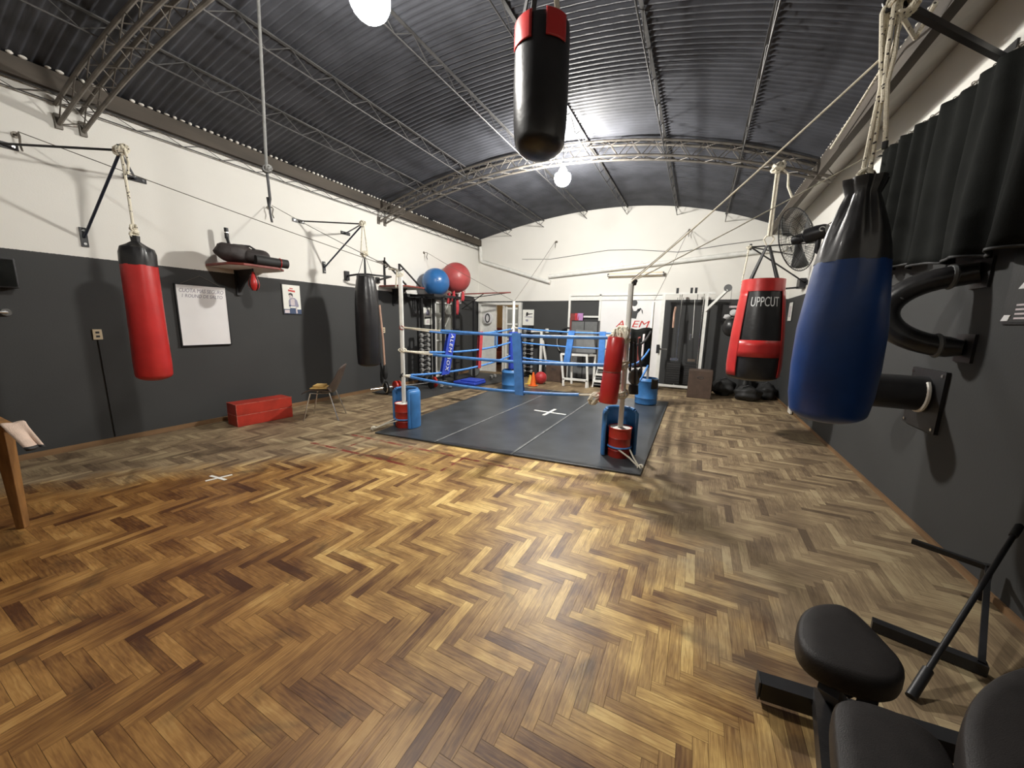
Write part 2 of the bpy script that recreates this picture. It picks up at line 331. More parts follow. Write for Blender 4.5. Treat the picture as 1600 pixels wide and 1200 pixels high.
    def build(s, name, m, parent=None, origin=None, sharp=40, smooth=True, thick=0.0):
        if parent is not None: o = wloc(parent)
        elif origin is not None: o = V(origin)
        else:
            lo = [min(p[i] for p in s.v) for i in range(3)]; hi = [max(p[i] for p in s.v) for i in range(3)]
            o = V(((lo[0]+hi[0])/2, (lo[1]+hi[1])/2, lo[2]))
        me = bpy.data.meshes.new(name); me.from_pydata([p-o for p in s.v], [], s.f)
        bm = bmesh.new(); bm.from_mesh(me); bmesh.ops.recalc_face_normals(bm, faces=bm.faces)
        bm.to_mesh(me); bm.free()
        if smooth:
            me.shade_smooth(); me.set_sharp_from_angle(angle=math.radians(sharp))
        me.materials.append(M[m] if isinstance(m, str) else m)
        ob = bpy.data.objects.new(name, me); COL.objects.link(ob)
        if parent is not None: ob.parent = parent
        else: ob.location = o
        if thick:
            md = ob.modifiers.new('thickness', 'SOLIDIFY'); md.thickness = thick; md.offset = 0
        return ob
def wloc(o):
    p = V((0, 0, 0))
    while o is not None: p = p + o.location; o = o.parent
    return p
def bevel(o, w=0.006, seg=2):
    md = o.modifiers.new('bevel', 'BEVEL'); md.width = w; md.segments = seg; md.limit_method = 'ANGLE'; md.angle_limit = math.radians(35)
    return o
def tag(o, label, cat, group=None, kind=None):
    o['label'] = label; o['category'] = cat
    if group: o['group'] = group
    if kind: o['kind'] = kind
    return o
def thing(name, label, cat, loc, group=None):
    o = bpy.data.objects.new(name, None); COL.objects.link(o); o.location = V(loc); o.empty_display_size = 0.1
    return tag(o, label, cat, group)
def struct(o): o['kind'] = 'structure'; return o
def dup(root, loc, label=None, rz=0.0):
    r = root.copy(); COL.objects.link(r); r.location = V(loc); r.rotation_euler = (0, 0, rz)
    if label: r['label'] = label
    for ch in list(root.children):
        c = ch.copy(); COL.objects.link(c); c.parent = r
        for g in list(ch.children):
            d = g.copy(); COL.objects.link(d); d.parent = c
    return r
def lettering(name, text, size, origin, u, v, m, parent, shear=0.0, width=None, depth=0.002, space=1.0):
    """solid letters lying in the plane (u, v), starting at origin"""
    cu = bpy.data.curves.new(name, 'FONT'); cu.body = text; cu.size = size; cu.shear = shear; cu.extrude = depth/2; cu.resolution_u = 3
    cu.space_character = space
    t = bpy.data.objects.new(name, cu); COL.objects.link(t)
    dg = bpy.context.evaluated_depsgraph_get(); dg.update()
    me = bpy.data.meshes.new_from_object(t.evaluated_get(dg)); bpy.data.objects.remove(t); bpy.data.curves.remove(cu)
    u, v = V(u).normalized(), V(v).normalized(); wv = u.cross(v)
    xs = [q.co.x for q in me.vertices]; k = 1.0
    if width and xs: k = width/(max(xs)-min(xs))
    po = wloc(parent)
    for q in me.vertices: q.co = V(origin) + u*(q.co.x*k) + v*q.co.y + wv*q.co.z - po
    me.materials.clear(); me.materials.append(M[m])
    ob = bpy.data.objects.new(name, me); COL.objects.link(ob); ob.parent = parent
    return ob
def sag(a, b, d, n=14):
    a, b = V(a), V(b); return [a.lerp(b, i/n) - V((0, 0, d*4*(i/n)*(1-i/n))) for i in range(n+1)]
def knot(mb, c, r, seed=0, turns=3, rope=0.012):
    """a lumpy knot: a few loops of rope round c"""
    rnd = random.Random(seed); c = V(c)
    for t in range(turns):
        ax = V((rnd.uniform(-1, 1), rnd.uniform(-1, 1), rnd.uniform(-.6, .6))).normalized(); x = ax.orthogonal().normalized(); y = ax.cross(x)
        k = rnd.uniform(.6, 1.1)*r
        mb.tube([c + (x*math.cos(a)+y*math.sin(a)*.7)*k + ax*rnd.uniform(-.2, .2)*r for a in [2*math.pi*i/12 for i in range(12)]], rope, 7, closed=True)
    return mb

# ================================================================ THE HALL
def zr(x):   # underside of the barrel roof across the hall
    c = (-0.0, -0.0, 0.0, 0.0)
    return RC[0]*x**3 + RC[1]*x**2 + RC[2]*x + RC[3]
RC = (-0.0029676, -0.0671133, -0.2694629, 4.0558959)
# floor: herringbone blocks 53 x 318 mm, one mesh
def make_floor():
    wd, n = 0.053, 6; x0, x1, y0, y1 = XL-0.05, XR+0.05, YF, YB+0.05
    vs, fs, tones, uvs = [], [], [], []
    rnd = random.Random(3)
    def block(ax, ay, bx, by, horiz):
        a, c = max(ax, x0), min(bx, x1); b, d = max(ay, y0), min(by, y1)
        if c-a < 0.004 or d-b < 0.004: return
        e = 0.0006; o = len(vs)
        vs.extend([(a+e, b+e, 0), (c-e, b+e, 0), (c-e, d-e, 0), (a+e, d-e, 0)]); fs.append((o, o+1, o+2, o+3))
        t = min(1, max(0, rnd.gauss(0.56, 0.165) - (0.2 if rnd.random() < 0.07 else 0))); tones.append(t)
        q = rnd.random()*20; L_ = n*wd
        if horiz: uvs.extend([(q+p[0]/L_, q*3+p[1]) for p in ((a, b), (c, b), (c, d), (a, d))])
        else: uvs.extend([(q+p[1]/L_, q*3+p[0]) for p in ((a, b), (c, b), (c, d), (a, d))])
    ni = int((y1-y0)/wd)+40; nk = int((x1-x0)/(2*n*wd))+int((y1-y0)/(n*wd))+8
    for j in range(-nk, nk):
        for i in range(-220, 320):
            ox = (i + n*j)*wd - 2.0; oy = (i - n*j)*wd + 2.0
            if ox > x1 or ox+n*wd < x0-1 or oy > y1 or oy + n*wd < y0-1: continue
            block(ox, oy, ox+n*wd, oy+wd, True)
            block(ox, oy+wd, ox+wd, oy+wd+n*wd, False)
    # dark bed seen in the joints
    o = len(vs); vs.extend([(x0, y0, -0.002), (x1, y0, -0.002), (x1, y1, -0.002), (x0, y1, -0.002)]); fs.append((o, o+1, o+2, o+3)); tones.append(-0.5); uvs.extend([(0, 0)]*4)
    o = len(vs); vs.extend([(x0, y0, -0.12), (x0, y1, -0.12), (x1, y1, -0.12), (x1, y0, -0.12)]); fs.append((o, o+1, o+2, o+3)); tones.append(-0.5); uvs.extend([(0, 0)]*4)
    me = bpy.data.meshes.new('floor'); me.from_pydata(vs, [], fs)
    at = me.attributes.new('tone', 'FLOAT', 'FACE'); at.data.foreach_set('value', tones)
    ul = me.uv_layers.new(name='UVMap'); ul.data.foreach_set('uv', [c for t in uvs for c in t])
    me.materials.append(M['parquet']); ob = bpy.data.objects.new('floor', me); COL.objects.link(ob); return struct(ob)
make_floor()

ROOF_X0, ROOF_X1 = XL-0.15, 1.20
# roof sheets: corrugations run across the hall, one wave every 76 mm
def make_roof():
    nx = 46; step = 0.076/4; ny = int((YB+0.1-YF)/step)
    def fn(u, v):
        x = ROOF_X0 + (ROOF_X1-ROOF_X0)*u; y = YF + v*(YB+0.1-YF)
        return V((x, y, zr(x) + 0.011*math.sin(2*math.pi*y/0.076)))
    mb = MB().grid(fn, nx, ny); return struct(mb.build('ceiling', 'roof', sharp=180))
make_roof()

# left wall, right wall, the wall behind the camera
struct(MB().box((XL-0.1, (YF+YB)/2, 1.95), (0.2, YB-YF+0.4, 3.9)).build('wall_left', 'wall', smooth=False))
struct(MB().box((XR+0.1, (YF+YB)/2, 1.9), (0.2, YB-YF+0.4, 3.8)).build('wall_right', 'wall', smooth=False))
struct(MB().box(((XL+XR)/2, YF-0.1, 2.2), (XR-XL, 0.2, 4.4)).build('wall_front', 'wall', smooth=False))
# back wall: arched under the roof, with an opening for the door at its left end
D0, D1, DH = -6.0, -4.58, 2.05
mb = MB()
xs = [XL-0.05, D0] + [D0+(D1-D0)*i/4 for i in range(1, 5)] + [D1+(XR+0.05-D1)*i/26 for i in range(1, 27)]
for a, c in zip(xs[:-1], xs[1:]):
    z0 = DH if (a >= D0-1e-6 and c <= D1+1e-6) else -0.1
    ta, tc = (zr(max(ROOF_X0, min(a, ROOF_X1)))+0.06, zr(max(ROOF_X0, min(c, ROOF_X1)))+0.06)
    if a >= ROOF_X1-0.15: ta = max(ta, 3.8)
    if c >= ROOF_X1-0.15: tc = max(tc, 3.8)
    o = len(mb.v)
    mb.v += [V(p) for p in ((a, YB, z0), (c, YB, z0), (c, YB, tc), (a, YB, ta), (a, YB+0.16, z0), (c, YB+0.16, z0), (c, YB+0.16, tc), (a, YB+0.16, ta))]
    mb.f += [(o, o+1, o+2, o+3), (o+4, o+7, o+6, o+5), (o, o+4, o+5, o+1), (o+3, o+2, o+6, o+7)]
    if c == D0: mb.f.append((o+1, o+5, o+6, o+2))
    if abs(a-D1) < 1e-6: mb.f.append((o, o+3, o+7, o+4))
struct(mb.build('wall_back', 'wall', smooth=False))
# skirtings
struct(MB().box((XL+0.008, (YF+YB)/2, 0.03), (0.016, YB-YF, 0.06)).build('baseboard_left', 'skirting', smooth=False))
struct(MB().box((XR-0.008, (YF+YB)/2, 0.02), (0.016, YB-YF, 0.04)).build('baseboard_right', 'skirting', smooth=False))
# eaves: dark timber plates under the sheets, plaster filling each wave, sloping soffit on the right
struct(MB().box((XL+0.05, (YF+YB)/2, 3.79), (0.10, YB-YF, 0.17)).build('trim_1', 'beam', smooth=False))
struct(MB().box((1.20, (YF+YB)/2, 3.525), (0.07, YB-YF, 0.19)).build('trim_2', 'beam', smooth=False))
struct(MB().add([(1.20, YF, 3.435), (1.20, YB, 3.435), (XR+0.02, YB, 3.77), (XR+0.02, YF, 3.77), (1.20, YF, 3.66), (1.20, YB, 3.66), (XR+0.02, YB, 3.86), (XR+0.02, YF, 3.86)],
     [(0, 1, 2, 3), (4, 7, 6, 5), (0, 4, 5, 1), (1, 5, 6, 2), (2, 6, 7, 3), (3, 7, 4, 0)]).build('trim_3', 'plaster_shaded', smooth=False))
mb = MB(); mb2 = MB(); rnd = random.Random(5)
for i in range(int((YB-YF)/0.076)):
    y = YF + 0.076*(i+0.25)
    if rnd.random() < 0.86: mb.ell((XL+0.105, y, 3.888), (0.02, 0.018+rnd.random()*0.014, 0.010+rnd.random()*0.008), 8, 5)
    if rnd.random() < 0.8: mb2.ell((1.168, y, 3.618), (0.010, 0.010+rnd.random()*0.010, 0.004+rnd.random()*0.004), 8, 5)
struct(mb.build('trim_4', 'plaster')); struct(mb2.build('trim_5', 'plaster'))

# ---------------------------------------------------------------- roof steel
def lattice(mb, P, Q, r, n=5):
    """zigzag rods between two polylines with the same number of points"""
    for i in range(len(P)-1):
        if i % 2 == 0: mb.tube([P[i], Q[i+1]], r, n)
        else: mb.tube([Q[i], P[i+1]], r, n)
def truss(y0, lo, hi, label, xs0, xs1, n=44):
    xs = [xs0+(xs1-xs0)*i/n for i in range(n+1)]
    t = thing('roof_truss', label, 'roof truss', ((xs0+xs1)/2, y0, lo((xs0+xs1)/2)), 'arched roof trusses')
    ch = []
    for dy, fn in ((0, lo), (0.17, lo), (0, hi), (0.17, hi)):
        P = [V((x, y0+0.06*(x-XL)+dy, fn(x))) for x in xs]; ch.append(P)
        MB().tube(P, 0.0185, 8).build('chord', 'steel', t)
    w_ = MB()
    lattice(w_, ch[0], ch[2], 0.006); lattice(w_, ch[1], ch[3], 0.006)
    lattice(w_, ch[0], ch[1], 0.005); lattice(w_, ch[2], ch[3], 0.005)
    w_.build('lattice_rods', 'steel', t)
    for P in ch[:2]: MB().box(P[0]-V((0.0, 0, -0.03)), (0.03, 0.05, 0.14)).build('wall_plate', 'steel', t)
    return t
tl = lambda x: -0.0487*x*x - 0.2405*x + 3.80
tu = lambda x: min(-0.05*x*x - 0.25*x + 4.0, zr(max(ROOF_X0, min(x, ROOF_X1)))-0.045)
nl = lambda x: -0.043*x*x - 0.185*x + 3.86 - 0.0
nu_ = lambda x: nl(x)+0.185
truss(5.80, tl, tu, 'arched steel lattice truss above the ring, beyond the hanging black bag', -6.05, 1.36)
truss(1.56, nl, nu_, 'arched steel lattice truss nearest the camera, footed at the upper left', -6.05, 1.36)
# purlins along the hall, hung under the sheets
for i, (x, lab) in enumerate(((-4.98, 'lattice roof purlin nearest the left wall'), (-4.0, 'second lattice roof purlin from the left wall'),
        (-2.82, 'lattice roof purlin just left of the ceiling lamps'), (-1.82, 'lattice roof purlin just right of the ceiling lamps'),
        (-0.69, 'second lattice roof purlin from the right eave'), (0.30, 'lattice roof purlin nearest the right eave'))):
    zt = zr(x)-0.025; zb = zr(x)-0.185; n = 52
    t = thing('roof_purlin', lab, 'roof purlin', (x, (YF+YB)/2, zb), 'lattice purlins under the roof')
    P = [V((x, YF+(YB-YF)*k/n, zt)) for k in range(n+1)]; Q = [V((p.x, p.y, zb)) for p in P]
    MB().bar((x, YF, zt), (x, YB, zt), 0.035, 0.012).build('chord', 'purlin', t)
    MB().tube([Q[0], Q[-1]], 0.008, 6).build('chord', 'purlin', t)
    w_ = MB(); lattice(w_, P, Q, 0.005); w_.build('lattice_rods', 'purlin', t)
t = thing('roof_purlin', 'slim lattice girder running along the top of the left wall', 'roof purlin', (XL+0.05, (YF+YB)/2, 3.5))
n = 60; P = [V((XL+0.05, YF+(YB-YF)*k/n, 3.69)) for k in range(n+1)]; Q = [V((XL+0.05, p.y, 3.60)) for p in P]
MB().tube([P[0], P[-1]], 0.009, 6).build('chord', 'purlin', t); MB().tube([Q[0], Q[-1]], 0.007, 6).build('chord', 'purlin', t)
w_ = MB(); lattice(w_, P, Q, 0.0045); w_.build('lattice_rods', 'purlin', t)

# ---------------------------------------------------------------- ceiling lamps
for (x, y, z), lab in zip(LAMPS, ('lit white ceiling bulb at the top edge of the photo', 'lit white ceiling bulb below the arched truss over the ring')):
    t = thing('ceiling_lamp', lab, 'lamp', (x, y, z), 'lit ceiling bulbs')
    prof = [(0.0, -0.13)] + [(0.13*math.sin(a), -0.13*math.cos(a)) for a in [math.pi*0.62*i/10 for i in range(1, 11)]] + [(0.07, 0.055)]
    MB().lathe(prof, (x, y, z), 20).build('bulb_globe', 'bulb' if y < 4 else 'bulb_far', t)
    MB().lathe([(0.07, 0.055), (0.066, 0.11), (0.04, 0.16), (0.03, 0.2)], (x, y, z), 18).build('bulb_body', 'white_metal', t)
    MB().tube([(x, y, z+0.19), (x, y, zr(x)-0.02)], 0.006, 6).build('flex', 'rope_black', t)

# ---------------------------------------------------------------- doors and window
def frame(mb, x0, x1, z0, z1, y, wd, dp):
    mb.box(((x0+x1)/2, y, z1-wd/2), (x1-x0, dp, wd)); mb.box((x0+wd/2, y, (z0+z1-wd)/2), (wd, dp, z1-wd-z0)); mb.box((x1-wd/2, y, (z0+z1-wd)/2), (wd, dp, z1-wd-z0))
# door_1 in the back wall: white frame, open bay, glazed leaf
d1 = bpy.data.objects.new('door_1', None); COL.objects.link(d1); d1.location = ((D0+D1)/2, YB, 0); struct(d1)
mb = MB(); frame(mb, D0, D1, 0, DH+0.02, YB-0.01, 0.07, 0.2)
mb.box((-5.68, YB, 1.0), (0.5, 0.05, 2.0)); mb.box((-5.17, YB, 1.0), (0.05, 0.12, 1.98)); mb.build('door_frame', 'white_metal', d1, smooth=False)
mb = MB(); x0, x1 = -5.12, -4.66
for zz in (0.06, 0.55, 1.0, 1.45, 1.9): mb.box(((x0+x1)/2, YB+0.01, zz), (x1-x0, 0.04, 0.05 if zz > 0.1 else 0.12))
for xx in (x0+0.03, (x0+x1)/2+.05, x1-0.03): mb.box((xx, YB+0.01, 1.0), (0.05, 0.042, 1.95))
mb.build('door_leaf', 'white_metal', d1, smooth=False)
MB().box(((x0+x1)/2, YB+0.015, 1.0), (x1-x0-0.04, 0.008, 1.9)).build('pane', 'glass_grey', d1, smooth=False)
# the lobby seen through the open bay
lob = MB(); lx0, lx1, ly0, ly1 = -7.2, -3.6, YB+0.17, YB+2.4
lob.box(((lx0+lx1)/2, ly1, 1.2), (lx1-lx0, 0.05, 2.6)); lob.box((lx0, (ly0+ly1)/2, 1.2), (0.05, ly1-ly0, 2.6)); lob.box((lx1, (ly0+ly1)/2, 1.2), (0.05, ly1-ly0, 2.6)); lob.box(((lx0+lx1)/2, (ly0+ly1)/2, 2.5), (lx1-lx0, ly1-ly0, 0.05))
struct(lob.build('wall_lobby', 'beige', smooth=False))
struct(MB().box(((lx0+lx1)/2, (ly0+ly1)/2+.08, -0.03), (lx1-lx0, ly1-ly0+0.2, 0.06)).build('floor_lobby', 'brown', smooth=False))
c = BW(769, 515, YB+1.9)
t = thing('lobby_seat', 'dark red seat in the lobby beyond the open white door', 'seat', (c.x, YB+1.9, 0))
bevel(MB().box((c.x, YB+1.9, 0.25), (0.7, 0.5, 0.4)).build('seat', 'maroon', t), 0.03); bevel(MB().box((c.x, YB+2.2, 0.75), (0.7, 0.15, 1.1)).build('backrest', 'maroon', t), 0.03)
MB().box((c.x, YB+1.9, 0.03), (0.6, 0.4, 0.06)).build('base', 'black_metal', t)
struct(MB().ell((-5.2, YB+1.3, 2.36), (.06, .06, .08), 16, 10).build('lobby_fill_bulb', 'fill_lobby')); struct(MB().cyl((-5.2, YB+1.3, 2.43), (-5.2, YB+1.3, 2.48), .03, n=12).build('lobby_fill_holder', 'white_metal'))  # unseen bulb and its holder, added to light the lobby
# door_2 in the left wall: white frame with a glazed leaf
a, b_ = 7.5, 8.35
d2 = bpy.data.objects.new('door_2', None); COL.objects.link(d2); d2.location = (XL, (a+b_)/2, 0); struct(d2)
mb = MB()
for yy in (a, b_): mb.box((XL+0.03, yy, 1.0), (0.08, 0.1, 2.05))
mb.box((XL+0.03, (a+b_)/2, 1.99), (0.08, b_-a+0.1, 0.1)); mb.box((XL+0.03, (a+b_)/2, 0.1), (0.05, b_-a, 0.2)); mb.build('door_frame', 'white_metal', d2, smooth=False)
MB().box((XL+0.015, (a+b_)/2, 1.05), (0.02, b_-a-0.08, 1.8)).build('pane', 'glass_grey', d2, smooth=False)
mb = MB(); mb.bar((XL+0.04, a+0.2, 1.45), (XL+0.04, a+0.62, 1.95), 0.012); mb.bar((XL+0.04, a+0.45, 1.35), (XL+0.04, a+0.75, 1.75), 0.012)
mb.bar((XL+0.04, a+0.05, 1.0), (XL+0.04, b_-0.05, 1.0), 0.03); mb.build('window_bars', 'white_metal', d2, smooth=False)
# door_3: white panel painted with the gym's name, in a white frame
d3 = bpy.data.objects.new('door_3', None); COL.objects.link(d3); d3.location = (-1.55, YB, 0); struct(d3)
MB().box((-1.58, YB-0.015, 1.06), (1.52, 0.03, 2.12)).build('door_panel', 'white', d3, smooth=False)
mb = MB(); frame(mb, -3.18, -0.80, 0, 2.28, YB-0.04, 0.055, 0.06); mb.box((-2.33, YB-0.04, 1.14), (0.05, 0.06, 2.24)); mb.box((-2.76, YB-0.04, 1.69), (0.84, 0.05, 0.045))
mb.box((-1.99, YB-0.035, 2.16), (2.3, 0.04, 0.1)); mb.build('door_frame', 'white_metal', d3, smooth=False)
U, W_ = (1, 0, 0), (0, 0, 1); yl = YB-0.034
p = BW(962, 510, yl); q = BW(1015, 510, yl)
lettering('lettering', 'ALEM', 0.235, (p.x, yl, p.z-0.01), U, W_, 'red_ink', d3, 0.25, q.x-p.x)
p = BW(969, 523, yl); q = BW(999, 523, yl)
lettering('lettering', 'BOX', 0.235, (p.x, yl, p.z-0.02), U, W_, 'red_ink', d3, 0.2, q.x-p.x)
p = BW(985, 531, yl); lettering('lettering', 'C', 0.2, (p.x, yl, p.z-0.03), U, W_, 'dark_ink', d3, 0.2)
# boxer silhouette, guard up
def sil(pts): return [((BW(x, y, yl).x+1.55), BW(x, y, yl).z) for x, y in pts]
mb = MB(); c0 = BW(991.5, 473.5, yl)
hd = [(c0.x+1.55+0.07*math.cos(a), c0.z+0.078*math.sin(a)) for a in [2*math.pi*i/18 for i in range(18)]]
for poly in (hd, sil([(988, 480), (985, 484), (984, 490), (985, 497), (994, 498), (996, 490), (1000, 485), (997, 482), (994, 486), (990, 486)]),
             sil([(996, 484), (999, 487), (1002, 483), (1003, 489), (1004.5, 491), (1004, 485), (1001, 481), (999, 482)])):
    mb.prism(poly, (-1.55, yl, 0), U, W_, -0.001, 0.001)
mb.build('boxer_silhouette', 'dark_ink', d3, smooth=False)
# window_1 high in the right wall behind the curtains
wn = bpy.data.objects.new('window_1', None); COL.objects.link(wn); wn.location = (XR, 3.75, 2.2); struct(wn)
mb = MB(); 
for yy in (2.5, 3.32, 4.14, 4.95): mb.box((XR-0.01, yy, 2.6), (0.03, 0.06, 0.92))
for zz in (2.16, 3.04): mb.box((XR-0.01, 3.73, zz), (0.03, 2.5, 0.06))
mb.build('window_frame', 'white_metal', wn, smooth=False)
MB().box((XR-0.002, 3.73, 2.6), (0.01, 2.45, 0.86)).build('pane', 'glass_grey', wn, smooth=False)

# ================================================================ PUNCHING BAGS AND THEIR BRACKETS
def wall_bracket(tip, pa, pb, pc, label, metal='bar_blue'):
    """triangular wall bracket: two level bars from the wall to the tip and a brace from below"""
    tip, pa, pb, pc = V(tip), V(pa), V(pb), V(pc)
    t = thing('bag_bracket', label, 'wall bracket', pc, 'triangular bag brackets')
    sx = 1 if pa.x < 0 else -1
    for q, dirv in ((pa, (0, 1, 0)), (pb, (0, 1, 0)), (pc, (0, 0, 1))):
        pl = MB().box(q, (0.012, 0.20, 0.055) if dirv[1] else (0.012, 0.055, 0.20)).build('wall_plate', 'black_metal', t, smooth=False)
        for s in (-0.07, 0.07): MB().cyl(q+V(dirv)*s, q+V(dirv)*s+V((sx*0.014, 0, 0)), 0.013, n=8).build('bolt', 'chrome', pl)
    pa, pb, pc = (q+V((sx*.012, 0, 0)) for q in (pa, pb, pc))
    MB().cyl(pa, tip, 0.0115, n=8).build('arm', 'black_metal', t); MB().cyl(pb, tip, 0.0115, n=8).build('arm', metal, t)
    MB().cyl(pc, tip-V((sx*0.02, 0, 0.03)), 0.013, n=8).build('brace', metal, t)
    MB().cyl(tip-V((0, 0, 0.05)), tip+V((0, 0, 0.05)), 0.016, n=10).build('hook', 'black_metal', t)
    return t
X0 = XL+0.009
wall_bracket((-5.21, 1.72, 3.08), (X0, 1.17, 3.07), (X0, 2.10, 3.07), (X0, 1.61, 2.32), 'triangular wall bracket holding the red punching bag on the left wall')
wall_bracket((-5.21, 4.63, 3.08), (X0, 4.08, 3.08), (X0, 4.99, 3.08), (X0, 4.50, 2.40), 'triangular wall bracket holding the plain black bag on the left wall')

def crumple(prof, c, n, amp, k, z0, z1, seed=0):
    """lathe with gathered vertical folds between heights z0 and z1"""
    rnd = random.Random(seed); ph = [rnd.uniform(0, 6.28) for _ in range(4)]
    m = MB(); c = V(c); vs = []
    for r, z in prof:
        f = 0 if z1 <= z0 else max(0, min(1, (z-z0)/(z1-z0)))
        for i in range(n):
            a = 2*math.pi*i/n
            q = r*(1 + amp*f*(math.sin(k*a+ph[0]) + 0.6*math.sin((k*2-1)*a+ph[1]))) + 0.004*math.sin(2*a+ph[2]+z*4)*(r > 0.02)
            vs.append(c+V((q*math.cos(a), q*math.sin(a), z)))
    fs = [(i*n+j, i*n+(j+1) % n, (i+1)*n+(j+1) % n, (i+1)*n+j) for i in range(len(prof)-1) for j in range(n)]
    fs += [tuple(range(n-1, -1, -1)), tuple((len(prof)-1)*n+j for j in range(n))]
    return m.add(vs, fs)
def bottom(R, z, d, n=6): return [(R*math.sin(math.pi/2*i/n), z+d*(1-math.cos(math.pi/2*i/n))) for i in range(n+1)]

# red bag on the left wall
bx, by = -5.21, 1.74
t = thing('punching_bag', 'red punching bag with a black top hanging on the left wall', 'punching bag', (bx, by, 0.80))
o = (bx, by, 0)
crumple([(max(r, .001), z) for r, z in bottom(0.148, 0.80, 0.07)]+[(0.152, 1.0), (0.150, 1.3), (0.148, 1.6), (0.143, 1.9), (0.140, 2.0)], o, 40, 0.02, 5, 1.3, 2.0, 3).build('bag_body', 'red_vinyl', t)
crumple([(0.1415, 1.995), (0.142, 2.06), (0.140, 2.12), (0.125, 2.17), (0.075, 2.20), (0.03, 2.235), (0.034, 2.29)], o, 40, 0.07, 5, 1.99, 2.2, 4).build('bag_top', 'black_vinyl', t)
t = thing('hanging_rope', 'flecked white rope tying the red bag to its bracket', 'rope', (bx, by, 2.29), 'ropes holding the hanging bags')
m_ = MB(); knot(m_, (bx, by, 2.31), 0.045, 1, 4, 0.011); knot(m_, (bx, by, 2.37), 0.035, 8, 3, 0.010); m_.build('lower_knot', 'rope', t)
MB().tube([(bx+.0, by, 2.3), (bx-0.005, by, 2.7), (bx, by-0.01, 3.06)], 0.013, 8).build('rope_length', 'rope', t)
m_ = MB(); knot(m_, (bx, by-0.01, 3.09), 0.06, 2, 5, 0.012); m_.tube([(bx+0.05, by, 3.1), (bx+0.04, by+0.02, 2.98), (bx+0.02, by+0.01, 2.87)], 0.011, 7); m_.build('upper_knot', 'rope', t)

# plain black bag further along the left wall
bx, by = -5.21, 4.65; o = (bx, by, 0)
t = thing('punching_bag', 'plain black punching bag hanging on the left wall behind the brown chair', 'punching bag', (bx, by, 0.67))
crumple([(max(r, .001), z) for r, z in bottom(0.185, 0.67, 0.06)]+[(0.195, 0.9), (0.205, 1.4), (0.20, 1.75), (0.18, 2.0), (0.155, 2.15), (0.142, 2.2), (0.145, 2.23), (0.12, 2.24)], o, 52, 0.035, 6, 1.5, 2.2, 6).build('bag_body', 'black_vinyl', t)
for k in range(4):
    a = math.pi/4+k*math.pi/2
    MB().bar((bx+0.13*math.cos(a), by+0.13*math.sin(a), 2.2), (bx+0.015*math.cos(a), by+0.015*math.sin(a), 2.56), 0.025, 0.006).build('strap', 'rope_black', t)
t = thing('hanging_rope', 'white rope tying the plain black bag to its bracket', 'rope', (bx, by, 2.56), 'ropes holding the hanging bags')
m_ = MB(); knot(m_, (bx, by, 2.60), 0.07, 11, 5, 0.013); m_.build('lower_knot', 'rope', t)
for s in (-0.05, 0.05): MB().tube([(bx+s*.4, by+s, 2.62), (bx+s*.3, by+s*.6, 2.85), (bx, by+s*.3, 3.06)], 0.011, 7).build('rope_length', 'rope', t)
m_ = MB(); knot(m_, (bx, by-0.01, 3.09), 0.06, 12, 4, 0.012); m_.build('upper_knot', 'rope', t)

# hoisted black bag with red patches under the roof
bx, by = -1.0, 2.3; o = (bx, by, 0)
t = thing('punching_bag', 'black punching bag with red top patches hoisted high under the roof', 'punching bag', (bx, by, 2.52))
crumple([(max(r, .001), z) for r, z in bottom(0.158, 2.52, 0.10, 8)]+[(0.163, 2.7), (0.165, 2.85), (0.163, 3.0), (0.160, 3.18), (0.158, 3.225), (0.12, 3.235)], o, 48, 0.015, 7, 3.0, 2.65, 9).build('bag_body', 'black_vinyl', t)
for a0, a1 in ((-2.55, -1.55), (-1.05, -0.25), (0.6, 1.5), (2.2, 3.1)):
    MB().lathe([(0.1665, 3.095), (0.168, 3.105), (0.1675, 3.228), (0.160, 3.236)], o, 10, a0=a0, a1=a1).build('top_patch', 'red_vinyl', t, thick=0.005)
for k, m in ((0, 'rope_black'), (1, 'rope_plain'), (2, 'rope_black'), (3, 'rope_black')):
    a = -2.1+k*math.pi/2
    MB().bar((bx+0.15*math.cos(a), by+0.15*math.sin(a), 3.18), (bx+0.02*math.cos(a), by+0.02*math.sin(a), 3.80), 0.035, 0.008, up=(math.cos(a), math.sin(a), 0)).build('strap', m, t)
t = thing('hanging_rope', 'rope above the hoisted black bag, running up to the roof', 'rope', (bx, by, 3.78), 'ropes holding the hanging bags')
MB().tube([(bx, by, 3.78), (bx, by, zr(bx)-0.02)], 0.014, 8).build('rope_length', 'rope_grey', t)
m_ = MB(); knot(m_, (bx, by, 3.82), 0.045, 14, 3, 0.012); m_.build('lower_knot', 'rope_grey', t)

# red and black bag hanging from the far truss
bx, by = 0.735, 6.19; o = (bx, by, 0)
t = thing('punching_bag', 'red and black lettered punching bag hanging from the far roof truss', 'punching bag', (bx, by, 0.75))
prof = [(max(r, .001), z) for r, z in bottom(0.315, 0.75, 0.07)]+[(0.325, 0.95), (0.322, 1.15), (0.305, 1.45), (0.272, 1.8), (0.248, 2.0), (0.238, 2.12), (0.242, 2.15), (0.2, 2.155)]
crumple(prof, o, 56, 0.010, 7, 1.3, 2.15, 15).build('bag_body', 'black_vinyl', t)
def rad(z):
    for (r0, z0), (r1, z1) in zip(prof, prof[1:]):
        if z0 <= z <= z1: return r0+(r1-r0)*(z-z0)/max(1e-6, z1-z0)
    return prof[-1][0]
def panel(a0, a1, z0, z1, n=14, d=0.007):
    k = max(2, int((z1-z0)/0.07)); return MB().lathe([(rad(z0+(z1-z0)*i/k)+d, z0+(z1-z0)*i/k) for i in range(k+1)], o, n, a0=a0, a1=a1)
view = math.atan2(-by, -bx)    # towards the camera
